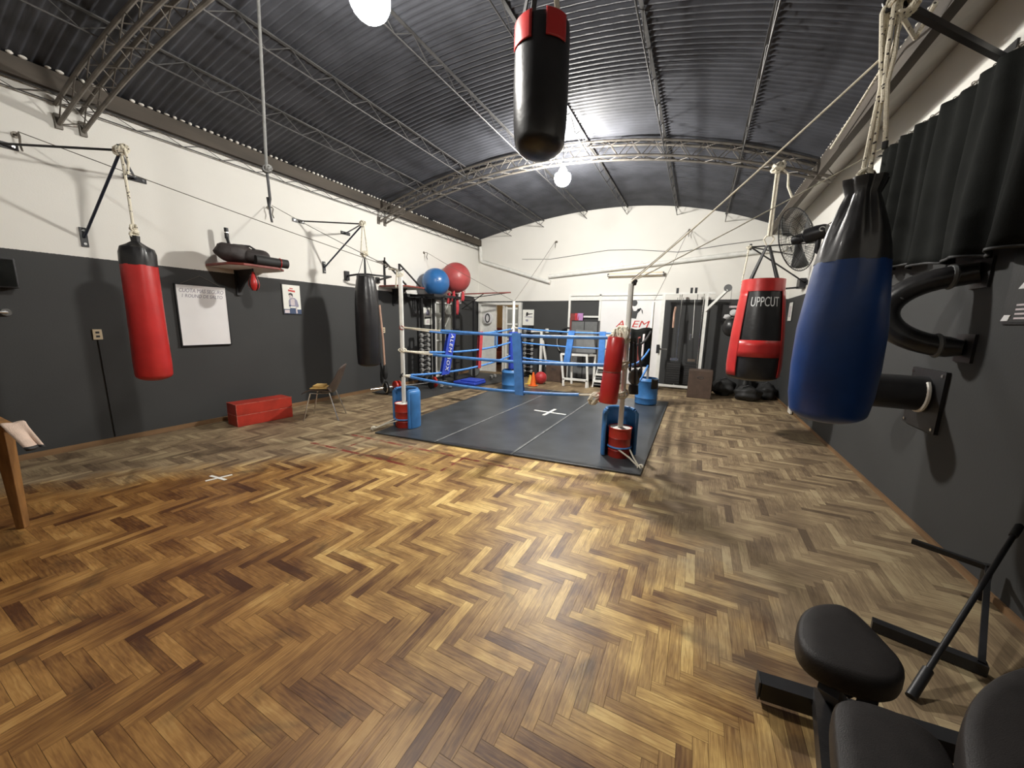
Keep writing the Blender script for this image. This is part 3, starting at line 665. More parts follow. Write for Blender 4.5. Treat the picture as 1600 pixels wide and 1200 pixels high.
panel(0, 2*math.pi, 1.985, 2.145, 48, 0.010).build('collar', 'red_vinyl', t, thick=0.006)
panel(view-1.25, view-0.62, 0.83, 1.99, 10, 0.012).build('side_panel', 'red_vinyl', t, thick=0.006)
panel(view+1.05, view+1.6, 0.83, 1.99, 10, 0.012).build('side_panel', 'red_vinyl', t, thick=0.006)
panel(view-0.7, view+1.1, 1.10, 1.33, 22, 0.011).build('cross_band', 'red_vinyl', t, thick=0.006)
# print on the bag, wrapped round it
def wrap_text(text, h, zc, a_mid, total, m, par):
    lt = lettering('lettering', text, h, (0, 0, 0), (1, 0, 0), (0, 1, 0), m, par, 0, total, 0.003)
    po = wloc(par); vs = lt.data.vertices; xs = [v.co.x+po.x for v in vs]; xm = (min(xs)+max(xs))/2
    for v in vs:
        x, z, d = v.co.x+po.x-xm, v.co.y+po.y, v.co.z+po.z
        R_ = rad(zc+z)+0.008+d; a = a_mid + x/rad(zc)
        v.co = V((o[0]+R_*math.cos(a), o[1]+R_*math.sin(a), zc+z)) - po
    return lt
wrap_text('UPPCUT', 0.18, 1.78, view+0.20, 0.33, 'white_ink', t)
for k in range(4):
    a = view+math.pi/4+k*math.pi/2
    MB().bar((bx+0.23*math.cos(a), by+0.23*math.sin(a), 2.12), (bx+0.02*math.cos(a), by+0.02*math.sin(a), 2.60), 0.04, 0.008, up=(math.cos(a), math.sin(a), 0)).build('strap', 'rope_black', t)
t = thing('hanging_rope', 'thick white rope tying the red and black bag to the far truss', 'rope', (bx, by, 2.58), 'ropes holding the hanging bags')
zt = tl(bx)
m_ = MB()
for s in (-0.014, 0.014): m_.tube([(bx+s, by, 2.72), (bx+s*.9, by+0.01, 3.1), (bx+s, by, zt-0.03)], 0.014, 8)
m_.build('rope_length', 'rope_plain', t)
m_ = MB(); m_.tube([(bx-.03, by, 2.73), (bx-.06, by, 2.68), (bx-.015, by, 2.6), (bx+.015, by, 2.6), (bx+.06, by, 2.68), (bx+.03, by, 2.73)], 0.010, 7); m_.build('lower_loop', 'rope_plain', t)
m_ = MB(); knot(m_, (bx, by, zt-0.02), 0.085, 21, 5, 0.016); m_.tube([(bx+0.05, by, zt-0.05), (bx+0.12, by, zt-0.12), (bx+0.13, by-.02, zt-0.28), (bx+0.19, by-.02, zt-0.42)], 0.014, 7); m_.build('upper_knot', 'rope_plain', t)

# big blue pear-shaped bag near the right wall
bx, by = 0.845, 3.2; o = (bx, by, 0)
t = thing('punching_bag', 'big blue pear-shaped punching bag with a gathered black top', 'punching bag', (bx, by, 0.86))
crumple([(max(r, .001), z) for r, z in bottom(0.215, 0.86, 0.09, 8)]+[(0.228, 1.05), (0.233, 1.25), (0.229, 1.5), (0.212, 1.7), (0.19, 1.93)], o, 52, 0.015, 6, 1.45, 1.95, 31).build('bag_body', 'blue_vinyl', t)
crumple([(0.1915, 1.925), (0.178, 2.02), (0.155, 2.12), (0.13, 2.2), (0.105, 2.28), (0.085, 2.34), (0.105, 2.40), (0.11, 2.43), (0.06, 2.42)], o, 52, 0.09, 6, 1.93, 2.25, 32).build('bag_top', 'black_vinyl', t)
t = thing('hanging_rope', 'thick bundle of flecked white rope above the big blue bag', 'rope', (bx, by, 2.40), 'ropes holding the hanging bags')
HK = V((0.84, 3.2, 3.40))
m_ = MB()
m_.tube([(bx-.02, by, 2.40), (bx-.01, by, 2.7), (bx+.0, by, 2.95), HK+V((-.045, 0, -.05)), HK+V((-.02, 0, .03))], 0.0125, 8)
m_.tube([(bx+.02, by, 2.40), (bx+.015, by, 2.65), (bx+.01, by, 2.95), HK+V((-.02, .02, -.05)), HK+V((0, 0, .03))], 0.0125, 8)
m_.tube([(bx+.015, by-.02, 2.85), HK+V((.0, -.03, -.25)), HK+V((.0, -.02, -.04)), HK+V((.02, 0, .02))], 0.0125, 8)
m_.tube([HK+V((.03, 0, 0)), HK+V((.035, -.03, -.3)), (bx+.02, by-.03, 2.95), (bx+.06, by-.02, 2.62)], 0.0125, 8)
m_.build('rope_bundle', 'rope', t)
MB().tube([(bx+.06, by-.02, 2.63), (bx+.062, by-.02, 2.59)], 0.015, 8).build('rope_tip', 'rope_black', t)
m_ = MB(); knot(m_, (bx, by, 2.45), 0.06, 33, 5, 0.012); m_.build('lower_knot', 'rope', t)
m_ = MB(); knot(m_, HK+V((.05, .02, -.03)), 0.075, 34, 6, 0.013); m_.build('upper_knot', 'rope', t)
# the bar that carries it, from the right wall
t = thing('bag_bar', 'dark steel bar reaching from the right wall to the blue bag rope', 'wall bracket', (XR, 3.84, 3.25))
MB().bar((XR-0.006, 3.84, 3.25), HK, 0.035).build('arm', 'black_metal', t, smooth=False)
MB().box((XR-0.006, 3.84, 3.25), (0.012, 0.16, 0.16)).build('wall_plate', 'black_metal', t, smooth=False)
MB().tube([HK+V((.03, 0, -.04)), HK+V((-.03, 0, -.045)), HK+V((-.045, 0, .0)), HK+V((-.02, 0, .04)), HK+V((.03, 0, .045))], 0.011, 8).build('hook', 'black_metal', t)
t = thing('hanging_rope', 'flecked rope slung along the right eave beside the blue bag rope', 'rope', (1.1, 4, 3.4))
MB().tube([HK+V((.05, 0, -.1)), RW(1430, 60, 1.10), RW(1462, 5, 1.10)], 0.013, 8).build('rope_length', 'rope', t)
MB().tube([RW(1360, 135, 1.1), RW(1335, 175, 1.10), RW(1298, 232, 1.1)], 0.011, 7).build('rope_length', 'rope', t)
MB().tube([HK+V((.05, 0, -.1)), RW(1392, 85, 1.1), RW(1360, 135, 1.1)], 0.011, 7).build('rope_length', 'rope', t)

# empty bracket on the right wall near the back corner, with a short rope
PB = BW(1173, 386, 7.6)
t = thing('bag_bracket', 'empty triangular bag bracket on the right wall behind the lettered bag', 'wall bracket', (XR, 8.2, 2.3), 'triangular bag brackets')
for q in ((XR-0.010, 7.9, PB.z+.06), (XR-0.010, 8.9, PB.z), (XR-0.010, 8.3, 2.30)): MB().box(q, (0.012, 0.18, 0.08)).build('wall_plate', 'black_metal', t, smooth=False)
MB().cyl(PB, (XR-0.022, 7.9, PB.z+.06), 0.012, n=8).build('arm', 'black_metal', t); MB().cyl(PB, (XR-0.022, 8.9, PB.z), 0.012, n=8).build('arm', 'black_metal', t)
MB().cyl(PB, (XR-0.022, 8.3, 2.30), 0.013, n=8).build('brace', 'black_metal', t); MB().box((XR-.055, 8.42, 2.30), (.09, .24, .17)).build('wall_box', 'black_metal', t, smooth=False); MB().bar((XR-.1, 8.4, 2.23), (XR-.48, 8.3, 2.19), .03).build('side_bar', 'black_metal', t, smooth=False); MB().cyl(PB-V((0, 0, .05)), PB+V((0, 0, .05)), 0.018, n=8).build('hook', 'black_metal', t)
t = thing('hanging_rope', 'short white rope dangling from the empty bracket at the right', 'rope', PB-V((.03, 0, .6)), 'ropes holding the hanging bags')
MB().tube([PB+V((-.02, 0, .03)), PB+V((-.04, 0, -.25)), PB+V((-.07, 0, -.62))], 0.012, 7).build('rope_length', 'rope', t)
m_ = MB(); knot(m_, PB+V((-.02, 0, 0)), 0.05, 40, 3, .011); m_.build('upper_knot', 'rope', t)

# ================================================================ LEFT WALL
def wall_hook(p, d, label, grp='wall hooks for the ring guy wires'):
    p = V(p); d = V(d)
    t = thing('wall_hook', label, 'wall hook', p-V((0, 0, .12)), grp)
    MB().tube([p, p+d*.09, p+d*.11+V((0, 0, -.03)), p+d*.08+V((0, 0, -.10)), p+d*.11+V((0, 0, -.16))], 0.008, 6).build('hook_rod', 'wire', t)
    MB().cyl(p, p+d*.01, 0.03, n=12).build('rose', 'wire', t)
    return p+d*.09
HL1 = wall_hook((XL, 1.27, 3.19), (1, 0, 0), 'wall hook at the far upper left, beside the red bag bracket')
HL2 = wall_hook((XL, 3.62, 3.16), (1, 0, 0), 'wall hook above the speed bag platform on the left wall')
HL3 = wall_hook((XL, 7.2, 3.11), (1, 0, 0), 'wall hook above the blue exercise ball on the left wall')
HB1 = wall_hook((-3.61, YB, 3.65), (0, -1, 0), 'wall hook high on the back wall, left half')
HB2 = wall_hook((-0.40, YB, 3.66), (0, -1, 0), 'wall hook high on the back wall, right half')
HR1 = wall_hook((XR, 5.32, 3.33), (-1, 0, 0), 'wall hook on the right wall beside the black curtain')

# whiteboard
wb = thing('whiteboard', 'white writing board with a black frame hanging on the left wall', 'whiteboard', (XL, 2.62, 1.08))
y0, y1, z0, z1 = 2.335, 2.905, 1.105, 1.905
MB().box((XL+0.022, (y0+y1)/2, (z0+z1)/2), (0.012, y1-y0, z1-z0)).build('board', 'white', wb, smooth=False)
mb = MB()
for zz in (z0, z1): mb.box((XL+0.022, (y0+y1)/2, zz), (0.022, y1-y0+0.02, 0.013))
for yy in (y0, y1): mb.box((XL+0.022, yy, (z0+z1)/2), (0.022, 0.013, z1-z0))
mb.build('frame', 'black_metal', wb, smooth=False)
yv, wv_ = (0, 1, 0), (0, 0, 1)
lettering('handwriting', 'CUOTA MAS SEGURO', 0.070, (XL+0.029, y0+0.03, z1-0.10), yv, wv_, 'ink', wb, 0.25, 0.50, 0.001)
lettering('handwriting', '1 ROUND DE SALTO', 0.062, (XL+0.029, y0+0.05, z1-0.165), yv, wv_, 'ink', wb, 0.2, 0.46, 0.001)
MB().tube([(XL+0.03, y0+0.05, z1), (XL+0.012, 2.62, 2.03), (XL+0.03, y1-0.05, z1)], 0.003, 5).build('hanging_string', 'wire', wb)
# poster beside it
def poster(label, cx, cz, wd, ht, axis, sgn, builder, m='paper', fr='black_metal'):
    """flat framed poster on a wall; builder draws in (u, v) from the lower left corner"""
    if axis == 'x': O = V((XL+0.012 if sgn > 0 else XR-0.012, cx - sgn*0 , cz)); u = V((0, 1, 0))*sgn; n_ = V((sgn, 0, 0))
    else: O = V((cx, YB-0.012, cz)); u = V((1, 0, 0)); n_ = V((0, -1, 0))
    v = V((0, 0, 1)); t = thing('poster', label, 'poster', O-v*ht/2)
    def at(a, b, e=0.0): return O + u*(a-wd/2) + v*(b-ht/2) + n_*e
    def rect(mbb, a0, b0, a1, b1, e=0.004):
        mbb.add([at(a0, b0, e), at(a1, b0, e), at(a1, b1, e), at(a0, b1, e), at(a0, b0, e-.003), at(a1, b0, e-.003), at(a1, b1, e-.003), at(a0, b1, e-.003)], [(0, 1, 2, 3), (4, 7, 6, 5), (0, 4, 5, 1), (1, 5, 6, 2), (2, 6, 7, 3), (3, 7, 4, 0)])
    b = MB(); rect(b, -0.012, -0.012, wd+.012, ht+.012, 0.0); b.build('backing', fr, t, smooth=False)
    b = MB(); rect(b, 0, 0, wd, ht, 0.004); b.build('sheet', m, t, smooth=False)
    def shape(name, pts, m_, e=0.006):
        b = MB(); b.prism([(p[0]*wd-wd/2, p[1]*ht-ht/2) for p in pts], O+n_*e, u, v, -.001, .001); return b.build(name, m_, t, smooth=False)
    builder(t, at, shape, u, v); return t
def circ(cx, cy, rx, ry, n=16): return [(cx+rx*math.cos(2*math.pi*i/n), cy+ry*math.sin(2*math.pi*i/n)) for i in range(n)]
def p_boxer(t, at, sh, u, v):
    sh('title_line', [(.40, .87), (.58, .86), (.58, .89), (.40, .90)], 'red_ink'); sh('title_line', [(.31, .78), (.70, .755), (.70, .815), (.31, .84)], 'red_ink')
    sh('ground', [(0, 0), (1, 0), (1, .16), (0, .16)], 'blue_ink'); sh('picture_block', [(.03, .02), (.31, .02), (.31, .135), (.03, .135)], 'skin_ink', .0075)
    sh('figure_trousers', [(.33, .02), (.70, .02), (.70, .24), (.36, .24)], 'blue_ink', .0085); sh('figure_hand', [(.68, .01), (.77, .02), (.74, .22), (.66, .24)], 'skin_ink', .0095)
    sh('figure_shirt', [(.30, .34), (.36, .25), (.70, .25), (.84, .24), (.86, .30), (.78, .48), (.66, .55), (.50, .57), (.38, .53), (.30, .46)], 'grey_ink', .0085)
    sh('figure_shirt_light', [(.40, .30), (.62, .30), (.64, .50), (.52, .54), (.40, .48)], 'skin_ink', .0095)
    sh('figure_belt', [(.36, .20), (.70, .20), (.70, .26), (.36, .26)], 'paper', .0095)
    sh('figure_face', circ(.44, .62, .095, .085), 'skin_ink', .0095); sh('figure_hair', [(.30, .65), (.34, .71), (.44, .73), (.54, .69), (.55, .58), (.50, .62), (.42, .66)], 'dark_ink', .0105)
    sh('figure_fist', circ(.35, .28, .06, .03), 'blue_ink', .0105)
poster('framed poster of a figure in a white top under a red title', 3.865, 1.80, 0.29, 0.465, 'x', 1, p_boxer)
def p_small(t, at, sh, u, v):
    sh('figure', [(.3, .55), (.7, .55), (.72, .72), (.6, .9), (.42, .88), (.28, .7)], 'grey_ink'); sh('figure', [(.1, .34), (.9, .38), (.9, .48), (.1, .45)], 'dark_ink'); sh('figure', [(.3, .08), (.62, .08), (.66, .3), (.36, .3)], 'skin_ink')
poster('white poster beside the white glazed door on the left wall', 7.29, 1.61, 0.32, 0.42, 'x', 1, p_small)
def p_fight(t, at, sh, u, v):
    sh('figure', [(.28, .58), (.46, .60), (.50, .78), (.40, .86), (.30, .78)], 'dark_ink'); sh('figure', [(.46, .66), (.88, .72), (.88, .76), (.48, .74)], 'dark_ink'); sh('figure', [(.18, .52), (.86, .50), (.86, .56), (.18, .56)], 'grey_ink')
    sh('figure', [(.26, .36), (.46, .38), (.52, .3), (.44, .22), (.30, .26)], 'grey_ink')
poster('black and white boxing poster above the dumbbell rack, back wall', -4.38, 1.65, 0.35, 0.44, 'y', 1, p_fight)
def p_dark(t, at, sh, u, v):
    sh('figure', circ(.62, .52, .22, .2), 'white_ink'); sh('figure', [(.08, .2), (.3, .1), (.5, .3), (.35, .42), (.15, .4)], 'white_ink'); sh('figure', [(.35, .82), (.95, .82), (.95, .94), (.35, .94)], 'skin_ink')
poster('black boxing poster with white figures on the back wall behind the lettered bag', 0.62, 1.81, 0.36, 0.36, 'y', 1, p_dark, 'rubber')
def p_right(t, at, sh, u, v):
    sh('figure', [(.15, .45), (.75, .42), (.8, .62), (.3, .66)], 'white_ink')
    for k in range(4): sh('text_line', [(.18, .04+.06*k), (.9, .04+.06*k), (.9, .065+.06*k), (.18, .065+.06*k)], 'skin_ink')
    sh('corner', [(.0, .02), (.1, .02), (.13, .1), (.04, .1)], 'white_ink')
poster('dark poster with white print at the right edge of the photo', 3.03, 1.77, 0.56, 0.42, 'x', -1, p_right, 'rubber')
def p_slip(t, at, sh, u, v): sh('figure', [(.2, .2), (.8, .2), (.8, .8), (.2, .8)], 'skin_ink')
q = RW(1236, 487); poster('small pale notice on the right wall behind the blue bag', q.y, q.z, 0.3, 0.36, 'x', -1, p_slip)

# outlets and small wall fittings
def outlet(y, z, label):
    t = thing('wall_outlet', label, 'outlet', (XL, y, z-.06), 'cream outlets on the left wall')
    bevel(MB().box((XL+0.006, y, z), (0.012, 0.075, 0.115)).build('cover_plate', 'cream', t, smooth=False), .004)
    b = MB()
    for dz in (-.022, .022): b.box((XL+.0125, y, z+dz), (.003, .03, .022))
    b.build('sockets', 'dark_ink', t, smooth=False)
outlet(1.59, 1.27, 'cream wall outlet left of the red punching bag'); outlet(5.84, 1.28, 'cream wall outlet just right of the plain black bag')
t = thing('cable', 'thin black cable running down from the outlet left of the red bag', 'cable', (XL+.006, 1.59, 0.06)); MB().tube([(XL+.006, 1.59, 1.21), (XL+.006, 1.595, .6), (XL+.006, 1.60, 0.07)], .005, 6).build('flex', 'rope_black', t)
q = LW(9, 488); t = thing('door_handle_set', 'chrome handle on the dark left wall at the photo edge', 'handle', (XL, q.y, q.z-.05))
MB().cyl((XL, q.y, q.z), (XL+.02, q.y, q.z), .035, n=16).build('rose', 'chrome', t); MB().tube([(XL+.02, q.y, q.z), (XL+.06, q.y, q.z), (XL+.065, q.y-.1, q.z)], .011, 8).build('lever', 'chrome', t)
q = LW(2, 427); t = thing('wall_speaker', 'black box speaker on the left wall at the photo edge', 'speaker', (XL+.06, q.y, q.z-.14))
bevel(MB().box((XL+.07, q.y-.02, q.z), (.14, .18, .28)).build('cabinet', 'black_metal', t, smooth=False), .008); MB().box((XL+.145, q.y-.02, q.z), (.008, .15, .25)).build('grille', 'cloth_black', t, smooth=False)

# speed bag platform with a holdall on top
def platform(y0, y1, z, depth, label, arms):
    t = thing('speed_bag_platform', label, 'platform', (XL, (y0+y1)/2, z-.35), 'wooden speed bag platforms')
    c = 0.14; x0, x1 = XL+0.02, XL+depth
    poly = [(x0, y0), (x1-c, y0), (x1, y0+c), (x1, y1-c), (x1-c, y1), (x0, y1)]
    bevel(MB().prism(poly, (0, 0, z), (1, 0, 0), (0, 1, 0), 0, 0.03).build('board', 'red_dark', t, smooth=False), .004)
    MB().prism([(x0+.02, y0+.02), (x1-c, y0+.02), (x1-.02, y0+c), (x1-.02, y1-c), (x1-c, y1-.02), (x0+.02, y1-.02)], (0, 0, z-.006), (1, 0, 0), (0, 1, 0), 0, 0.005).build('underside', 'plaster', t, smooth=False)
    ym = (y0+y1)/2
    MB().box((XL+.02, ym, z-.15), (.03, .06, .42)).build('wall_upright', 'black_metal', t, smooth=False)
    MB().prism([(XL+.02, z-.32), (XL+.05, z-.32), (XL+.42, z-.006), (XL+.02, z-.006)], (0, ym+.012, 0), (1, 0, 0), (0, 0, 1), 0, .024).build('gusset', 'black_metal', t, smooth=False)
    if arms:
        for yy in (y0+.16, y1-.2):
            MB().box((XL+.02, yy, z+.28), (.03, .035, .54)).build('support_post', 'black_metal', t, smooth=False)
            MB().bar((XL+.03, yy, z+.54), (x1-.08, yy+.02, z+.04), .03).build('support_arm', 'black_metal', t, smooth=False)
            MB().bar((XL+.03, yy, z+.40), (XL+.15, yy+.005, z+.44), .02).build('support_stay', 'black_metal', t, smooth=False)
        MB().bar((XL+.03, y0+.16, z+.54), (XL+.22, y0-.02, z+.56), .03).build('grip', 'black_metal', t, smooth=False)
    return t
platform(2.70, 3.45, 2.17, 0.67, 'red speed bag platform carrying a dark holdall, above the whiteboard', False)
platform(5.75, 6.55, 2.18, 0.67, 'red speed bag platform with black support arms behind the near left ring post', True)
q = V((-5.60, 3.05, 2.165))
t = thing('speed_bag', 'small red and black speed bag under the platform with the holdall', 'speed bag', q-V((0, 0, .31)))
MB().lathe([(.0, -.30), (.03, -.295), (.058, -.26), (.068, -.215), (.062, -.17), (.04, -.11), (.02, -.06), (.012, -.045)], q, 24).build('bladder', 'red_vinyl', t)
for k in range(4):
    a = k*math.pi/2+.3; MB().lathe([(.032, -.298), (.062, -.26), (.0725, -.215), (.0665, -.17), (.044, -.11), (.024, -.06)], q, 4, a0=a-.16, a1=a+.16).build('side_strip', 'black_vinyl', t, thick=.003)
MB().tube([q-V((0, 0, .05)), q-V((0, 0, .0))], .011, 8).build('swivel', 'black_metal', t)
t = thing('holdall', 'dark holdall bag lying on the speed bag platform', 'bag', (-5.62, 3.0, 2.2))
def blob(c, rx, ry, rz, seed, nu=24, nv=14, amp=.08):
    rnd = random.Random(seed); ph = [rnd.uniform(0, 6.3) for _ in range(6)]
    m = MB().ell((0, 0, 0), (1, 1, 1), nu, nv)
    m.v = [V(c)+V((p.x*rx, p.y*ry, p.z*rz))*(1+amp*(math.sin(4*p.x+ph[0])*math.sin(5*p.y+ph[1])+.6*math.sin(7*p.z+ph[2]+3*p.y))) for p in m.v]; return m
blob((-5.68, 2.90, 2.34), .15, .25, .135, 1).build('bag_body', 'bag_cloth', t); blob((-5.60, 3.12, 2.32), .13, .2, .105, 2).build('end_pocket', 'bag_cloth', t)
MB().tube([(-5.74, 2.8, 2.4), (-5.72, 2.9, 2.46), (-5.62, 3.05, 2.46), (-5.56, 3.15, 2.38)], .014, 6).build('handle_strap', 'rope_black', t)
t = thing('rolled_mat', 'rolled dark mat beside the holdall on the platform', 'mat', (-5.48, 3.28, 2.2))
MB().cyl((-5.46, 3.02, 2.27), (-5.40, 3.42, 2.262), .062, n=18).build('roll', 'rubber', t); MB().tube([V((-5.415, 3.32, 2.264))+V((.065*math.cos(a), -.01*math.cos(a), .065*math.sin(a))) for a in [2*math.pi*i/16 for i in range(16)]], .006, 6, closed=True).build('tie_band', 'red_vinyl', t)
t = thing('camera_mount', 'black clamp stand rising behind the holdall on the platform', 'stand', (-5.88, 2.93, 2.2))
MB().bar((-5.88, 2.98, 2.2), (-5.92, 2.93, 2.58), .05, .03).build('stem', 'black_metal', t, smooth=False); MB().cyl((-5.92, 2.93, 2.56), (-5.92, 2.93, 2.70), .025, n=12).build('clamp', 'black_metal', t); MB().cyl((-5.92, 2.93, 2.63), (-5.92, 2.93, 2.645), .032, n=12).build('collar', 'chrome', t)

# two stacked red boxes and the brown chair
def red_box(z0, label):
    p0, p1, p2 = F(345, 664), F(372, 668), F(458, 651)
    u = (p2-p1); u.z = 0; L_ = u.length; u.normalize(); v = V((-u.y, u.x, 0)); h = .155; dpt = .30
    t = thing('step_box', label, 'step box', (p1+u*L_/2+v*dpt/2)+V((0, 0, z0)), 'stacked red step boxes')
    bevel(MB().prism([(0, 0), (L_, 0), (L_, dpt), (0, dpt)], p1+V((0, 0, z0)), u, v, 0, h).build('box_body', 'red_wood', t, smooth=False), .006)
    b = MB(); c0 = p1+V((0, 0, z0))
    for a, e in ((c0+V((0, 0, h)), c0+u*L_+V((0, 0, h))), (c0+V((0, 0, h)), c0+v*dpt+V((0, 0, h))), (c0, c0+V((0, 0, h)))): b.bar(a, e, .005)
    b.build('worn_edge', 'chipped', t, smooth=False)
red_box(0.0, 'red wooden step box on the floor, lower of the pair'); red_box(0.157, 'red wooden step box, upper of the pair by the left wall')
cx, cy = -5.02, 3.58
ch = thing('shell_chair', 'brown plastic shell chair with thin steel legs by the left wall', 'chair', (cx, cy, 0))
fw = V((-0.80, -0.60, 0)).normalized(); sd = V((-fw.y, fw.x, 0))   # seat faces the viewer's left
def shell(u, v):
    s = (u-.5)*2; k = v*1.0
    if k < .52:
        a = k/.52; d = .23-.40*a; z = .43+.02*math.cos(a*3)-.015 + .055*s*s*min(1, a*1.8); wd = .215
        z += -.03*max(0, .15-a)/.15
    else:
        a = (k-.52)/.48; d = -.17-.17*a**.85; z = .43+.40*a**1.15; wd = .215-.03*a; d += .07*s*s*(1-.4*a)
        z -= .05*s*s*a
        z += .055*s*s*(1-a)
    return V((cx, cy, 0))+fw*d+sd*(s*wd)+V((0, 0, z))
MB().grid(shell, 12, 22).build('seat_shell', 'chair', ch, thick=.008, sharp=80)
for s in (-1, 1):
    b0 = V((cx, cy, .405))
    MB().tube([V((cx, cy, 0))+fw*.23+sd*s*.22, b0+fw*.13+sd*s*.16, b0+fw*.10+sd*s*.15, b0-fw*.10+sd*s*.15, b0-fw*.13+sd*s*.16, V((cx, cy, 0))-fw*.25+sd*s*.22], .0095, 8).build('leg_frame', 'chrome', ch)
MB().bar((cx+sd.x*.15, cy+sd.y*.15, .405), (cx-sd.x*.15, cy-sd.y*.15, .405), .02).build('cross_bar', 'chrome', ch)
t = thing('folded_cloth', 'folded ochre cloth on the seat of the brown chair', 'cloth', (cx, cy, .44))
q = V((cx, cy, .45))+fw*.02; R_ = Matrix((fw, sd, V((0, 0, 1)))).transposed()
bevel(MB().box(q+V((0, 0, .018)), (.26, .26, .02), R_).build('lower_fold', 'cloth_yellow', t), .008, 3); bevel(MB().box(q+fw*.02+V((0, 0, .045)), (.15, .2, .035), R_).build('upper_fold', 'cloth_yellow', t), .01, 3)

# table at the left edge with a towel over its corner
tb = thing('wooden_table', 'wooden table at the left edge of the photo', 'table', (-4.6, .12, 0))
bevel(MB().box((-4.62, .14, .735), (1.1, .96, .03)).build('table_top', 'wood', tb, smooth=False), .006)
for q, d in (((-4.62, .57, .66), (.95, .025, .12)), ((-4.62, -.29, .66), (.95, .025, .12)), ((-4.12, .14, .66), (.025, .8, .12)), ((-5.12, .14, .66), (.025, .8, .12))): MB().box(q, d).build('apron', 'wood', tb, smooth=False)
for x in (-4.13, -5.11):
    for y in (.565, -.28): bevel(MB().lathe([(.032, 0), (.05, .72)], (x, y, 0), 4).build('leg', 'wood', tb, smooth=False), .004)
t = thing('towel', 'pale towel with a dark hem hanging off the table corner', 'towel', (-4.05, .62, .55))
def tw(u, v):
    if v < .4: return V((-4.10+.06*v/.4, .555+.10*u, .757+.003*math.sin(9*u)))
    k = (v-.4)/.6; return V((-4.04+.03*math.sin(6*u+k)*k+.13*k, .555+.10*u+.05*k+.02*k*math.sin(5*u), .755-.15*k))
MB().grid(tw, 10, 14).build('cloth', 'cloth_pink', t, thick=.012, sharp=80)
def th(u, v): return tw(u, .94+.06*v)+V((.007, 0, -.003))
MB().grid(th, 10, 3).build('hem', 'rubber', t, thick=.016, sharp=80)

# dip bars on the wall behind the black bag
qa = LW(542, 431, XL+.02)
t = thing('dip_bar', 'black wall bar with a square plate behind the top of the plain black bag', 'bar', (XL, qa.y+.2, qa.z-.1))
MB().box((XL+.02, qa.y, qa.z), (.04, .09, .17)).build('wall_plate', 'black_metal', t, smooth=False)
MB().tube([(XL+.05, qa.y, qa.z), (XL+.30, qa.y+.02, qa.z+.02), (XL+.42, qa.y+.14, qa.z+.03), (XL+.44, qa.y+.30, qa.z+.03)], .018, 8).build('bar', 'black_metal', t)
MB().box((XL+.02, qa.y+.75, qa.z), (.04, .09, .12)).build('wall_plate', 'black_metal', t, smooth=False)
MB().bar((XL+.04, qa.y+.75, qa.z), (XL+.45, qa.y+.7, qa.z+.05), .03).build('arm', 'black_metal', t, smooth=False)
MB().bar((XL+.43, qa.y+.3, qa.z+.03), (XL+.44, qa.y+.7, qa.z+.05), .03).build('bar', 'black_metal', t, smooth=False)

# pole standing against the left wall
t = thing('wooden_pole', 'pale wooden pole with a black club end beside the plain black bag', 'pole', (-5.98, 5.72, .3))
MB().tube([(-5.97, 5.66, 1.80), (-5.95, 5.70, 1.1), (-5.97, 5.74, .52)], .022, 8).build('shaft', 'pole_wood', t); MB().lathe([(.02, .22), (.045, .27), (.05, .38), (.04, .5), (.025, .56)], (-5.97, 5.75, 0), 14).build('club_end', 'rubber', t)
MB().box((XL+.05, 5.68, 1.74), (.1, .03, .03)).build('wall_peg', 'black_metal', t, smooth=False)
# straps hanging on the wall
for i, (px, y0_, h, lab) in enumerate(((646, 465, .35, 'black strap hanging on the left wall left of the other strap'), (653, 467, .28, 'looped black strap hanging on the left wall near the dumbbells'))):
    q = LW(px, y0_); t = thing('wall_strap', lab, 'strap', (XL, q.y, q.z-h), 'black straps on the left wall')
    MB().tube([(XL+.03, q.y-.02, q.z), (XL+.035, q.y-.05, q.z-h*.7), (XL+.035, q.y-.02, q.z-h), (XL+.035, q.y+.03, q.z-h*.8), (XL+.03, q.y+.02, q.z)], .012, 6).build('strap_loop', 'rope_black', t); MB().cyl((XL, q.y, q.z), (XL+.05, q.y, q.z), .01, n=8).build('peg', 'chrome', t)

# loose rope from the roof at the left
t = thing('hanging_rope', 'long grey rope hanging from the roof at the left, ending in a black cable', 'rope', (-3.68, 2.2, 2.44))
MB().tube([(-3.58, 2.2, zr(-3.58)-.02), (-3.62, 2.2, 3.6), (-3.67, 2.2, 2.87)], .013, 8).build('rope_length', 'rope_grey', t); m_ = MB(); knot(m_, (-3.66, 2.2, 2.84), .04, 50, 4, .011); m_.build('knot', 'rope_grey', t)
MB().tube([(-3.67, 2.2, 2.86), (-3.66, 2.2, 2.7), (-3.655, 2.2, 2.58), (-3.68, 2.2, 2.52), (-3.69, 2.2, 2.60)], .012, 7).build('cable_end', 'rope_black', t); MB().tube([(-3.675, 2.2, 2.56), (-3.67, 2.2, 2.46), (-3.655, 2.2, 2.38)], .010, 7).build('cable_tail', 'rope_black', t)

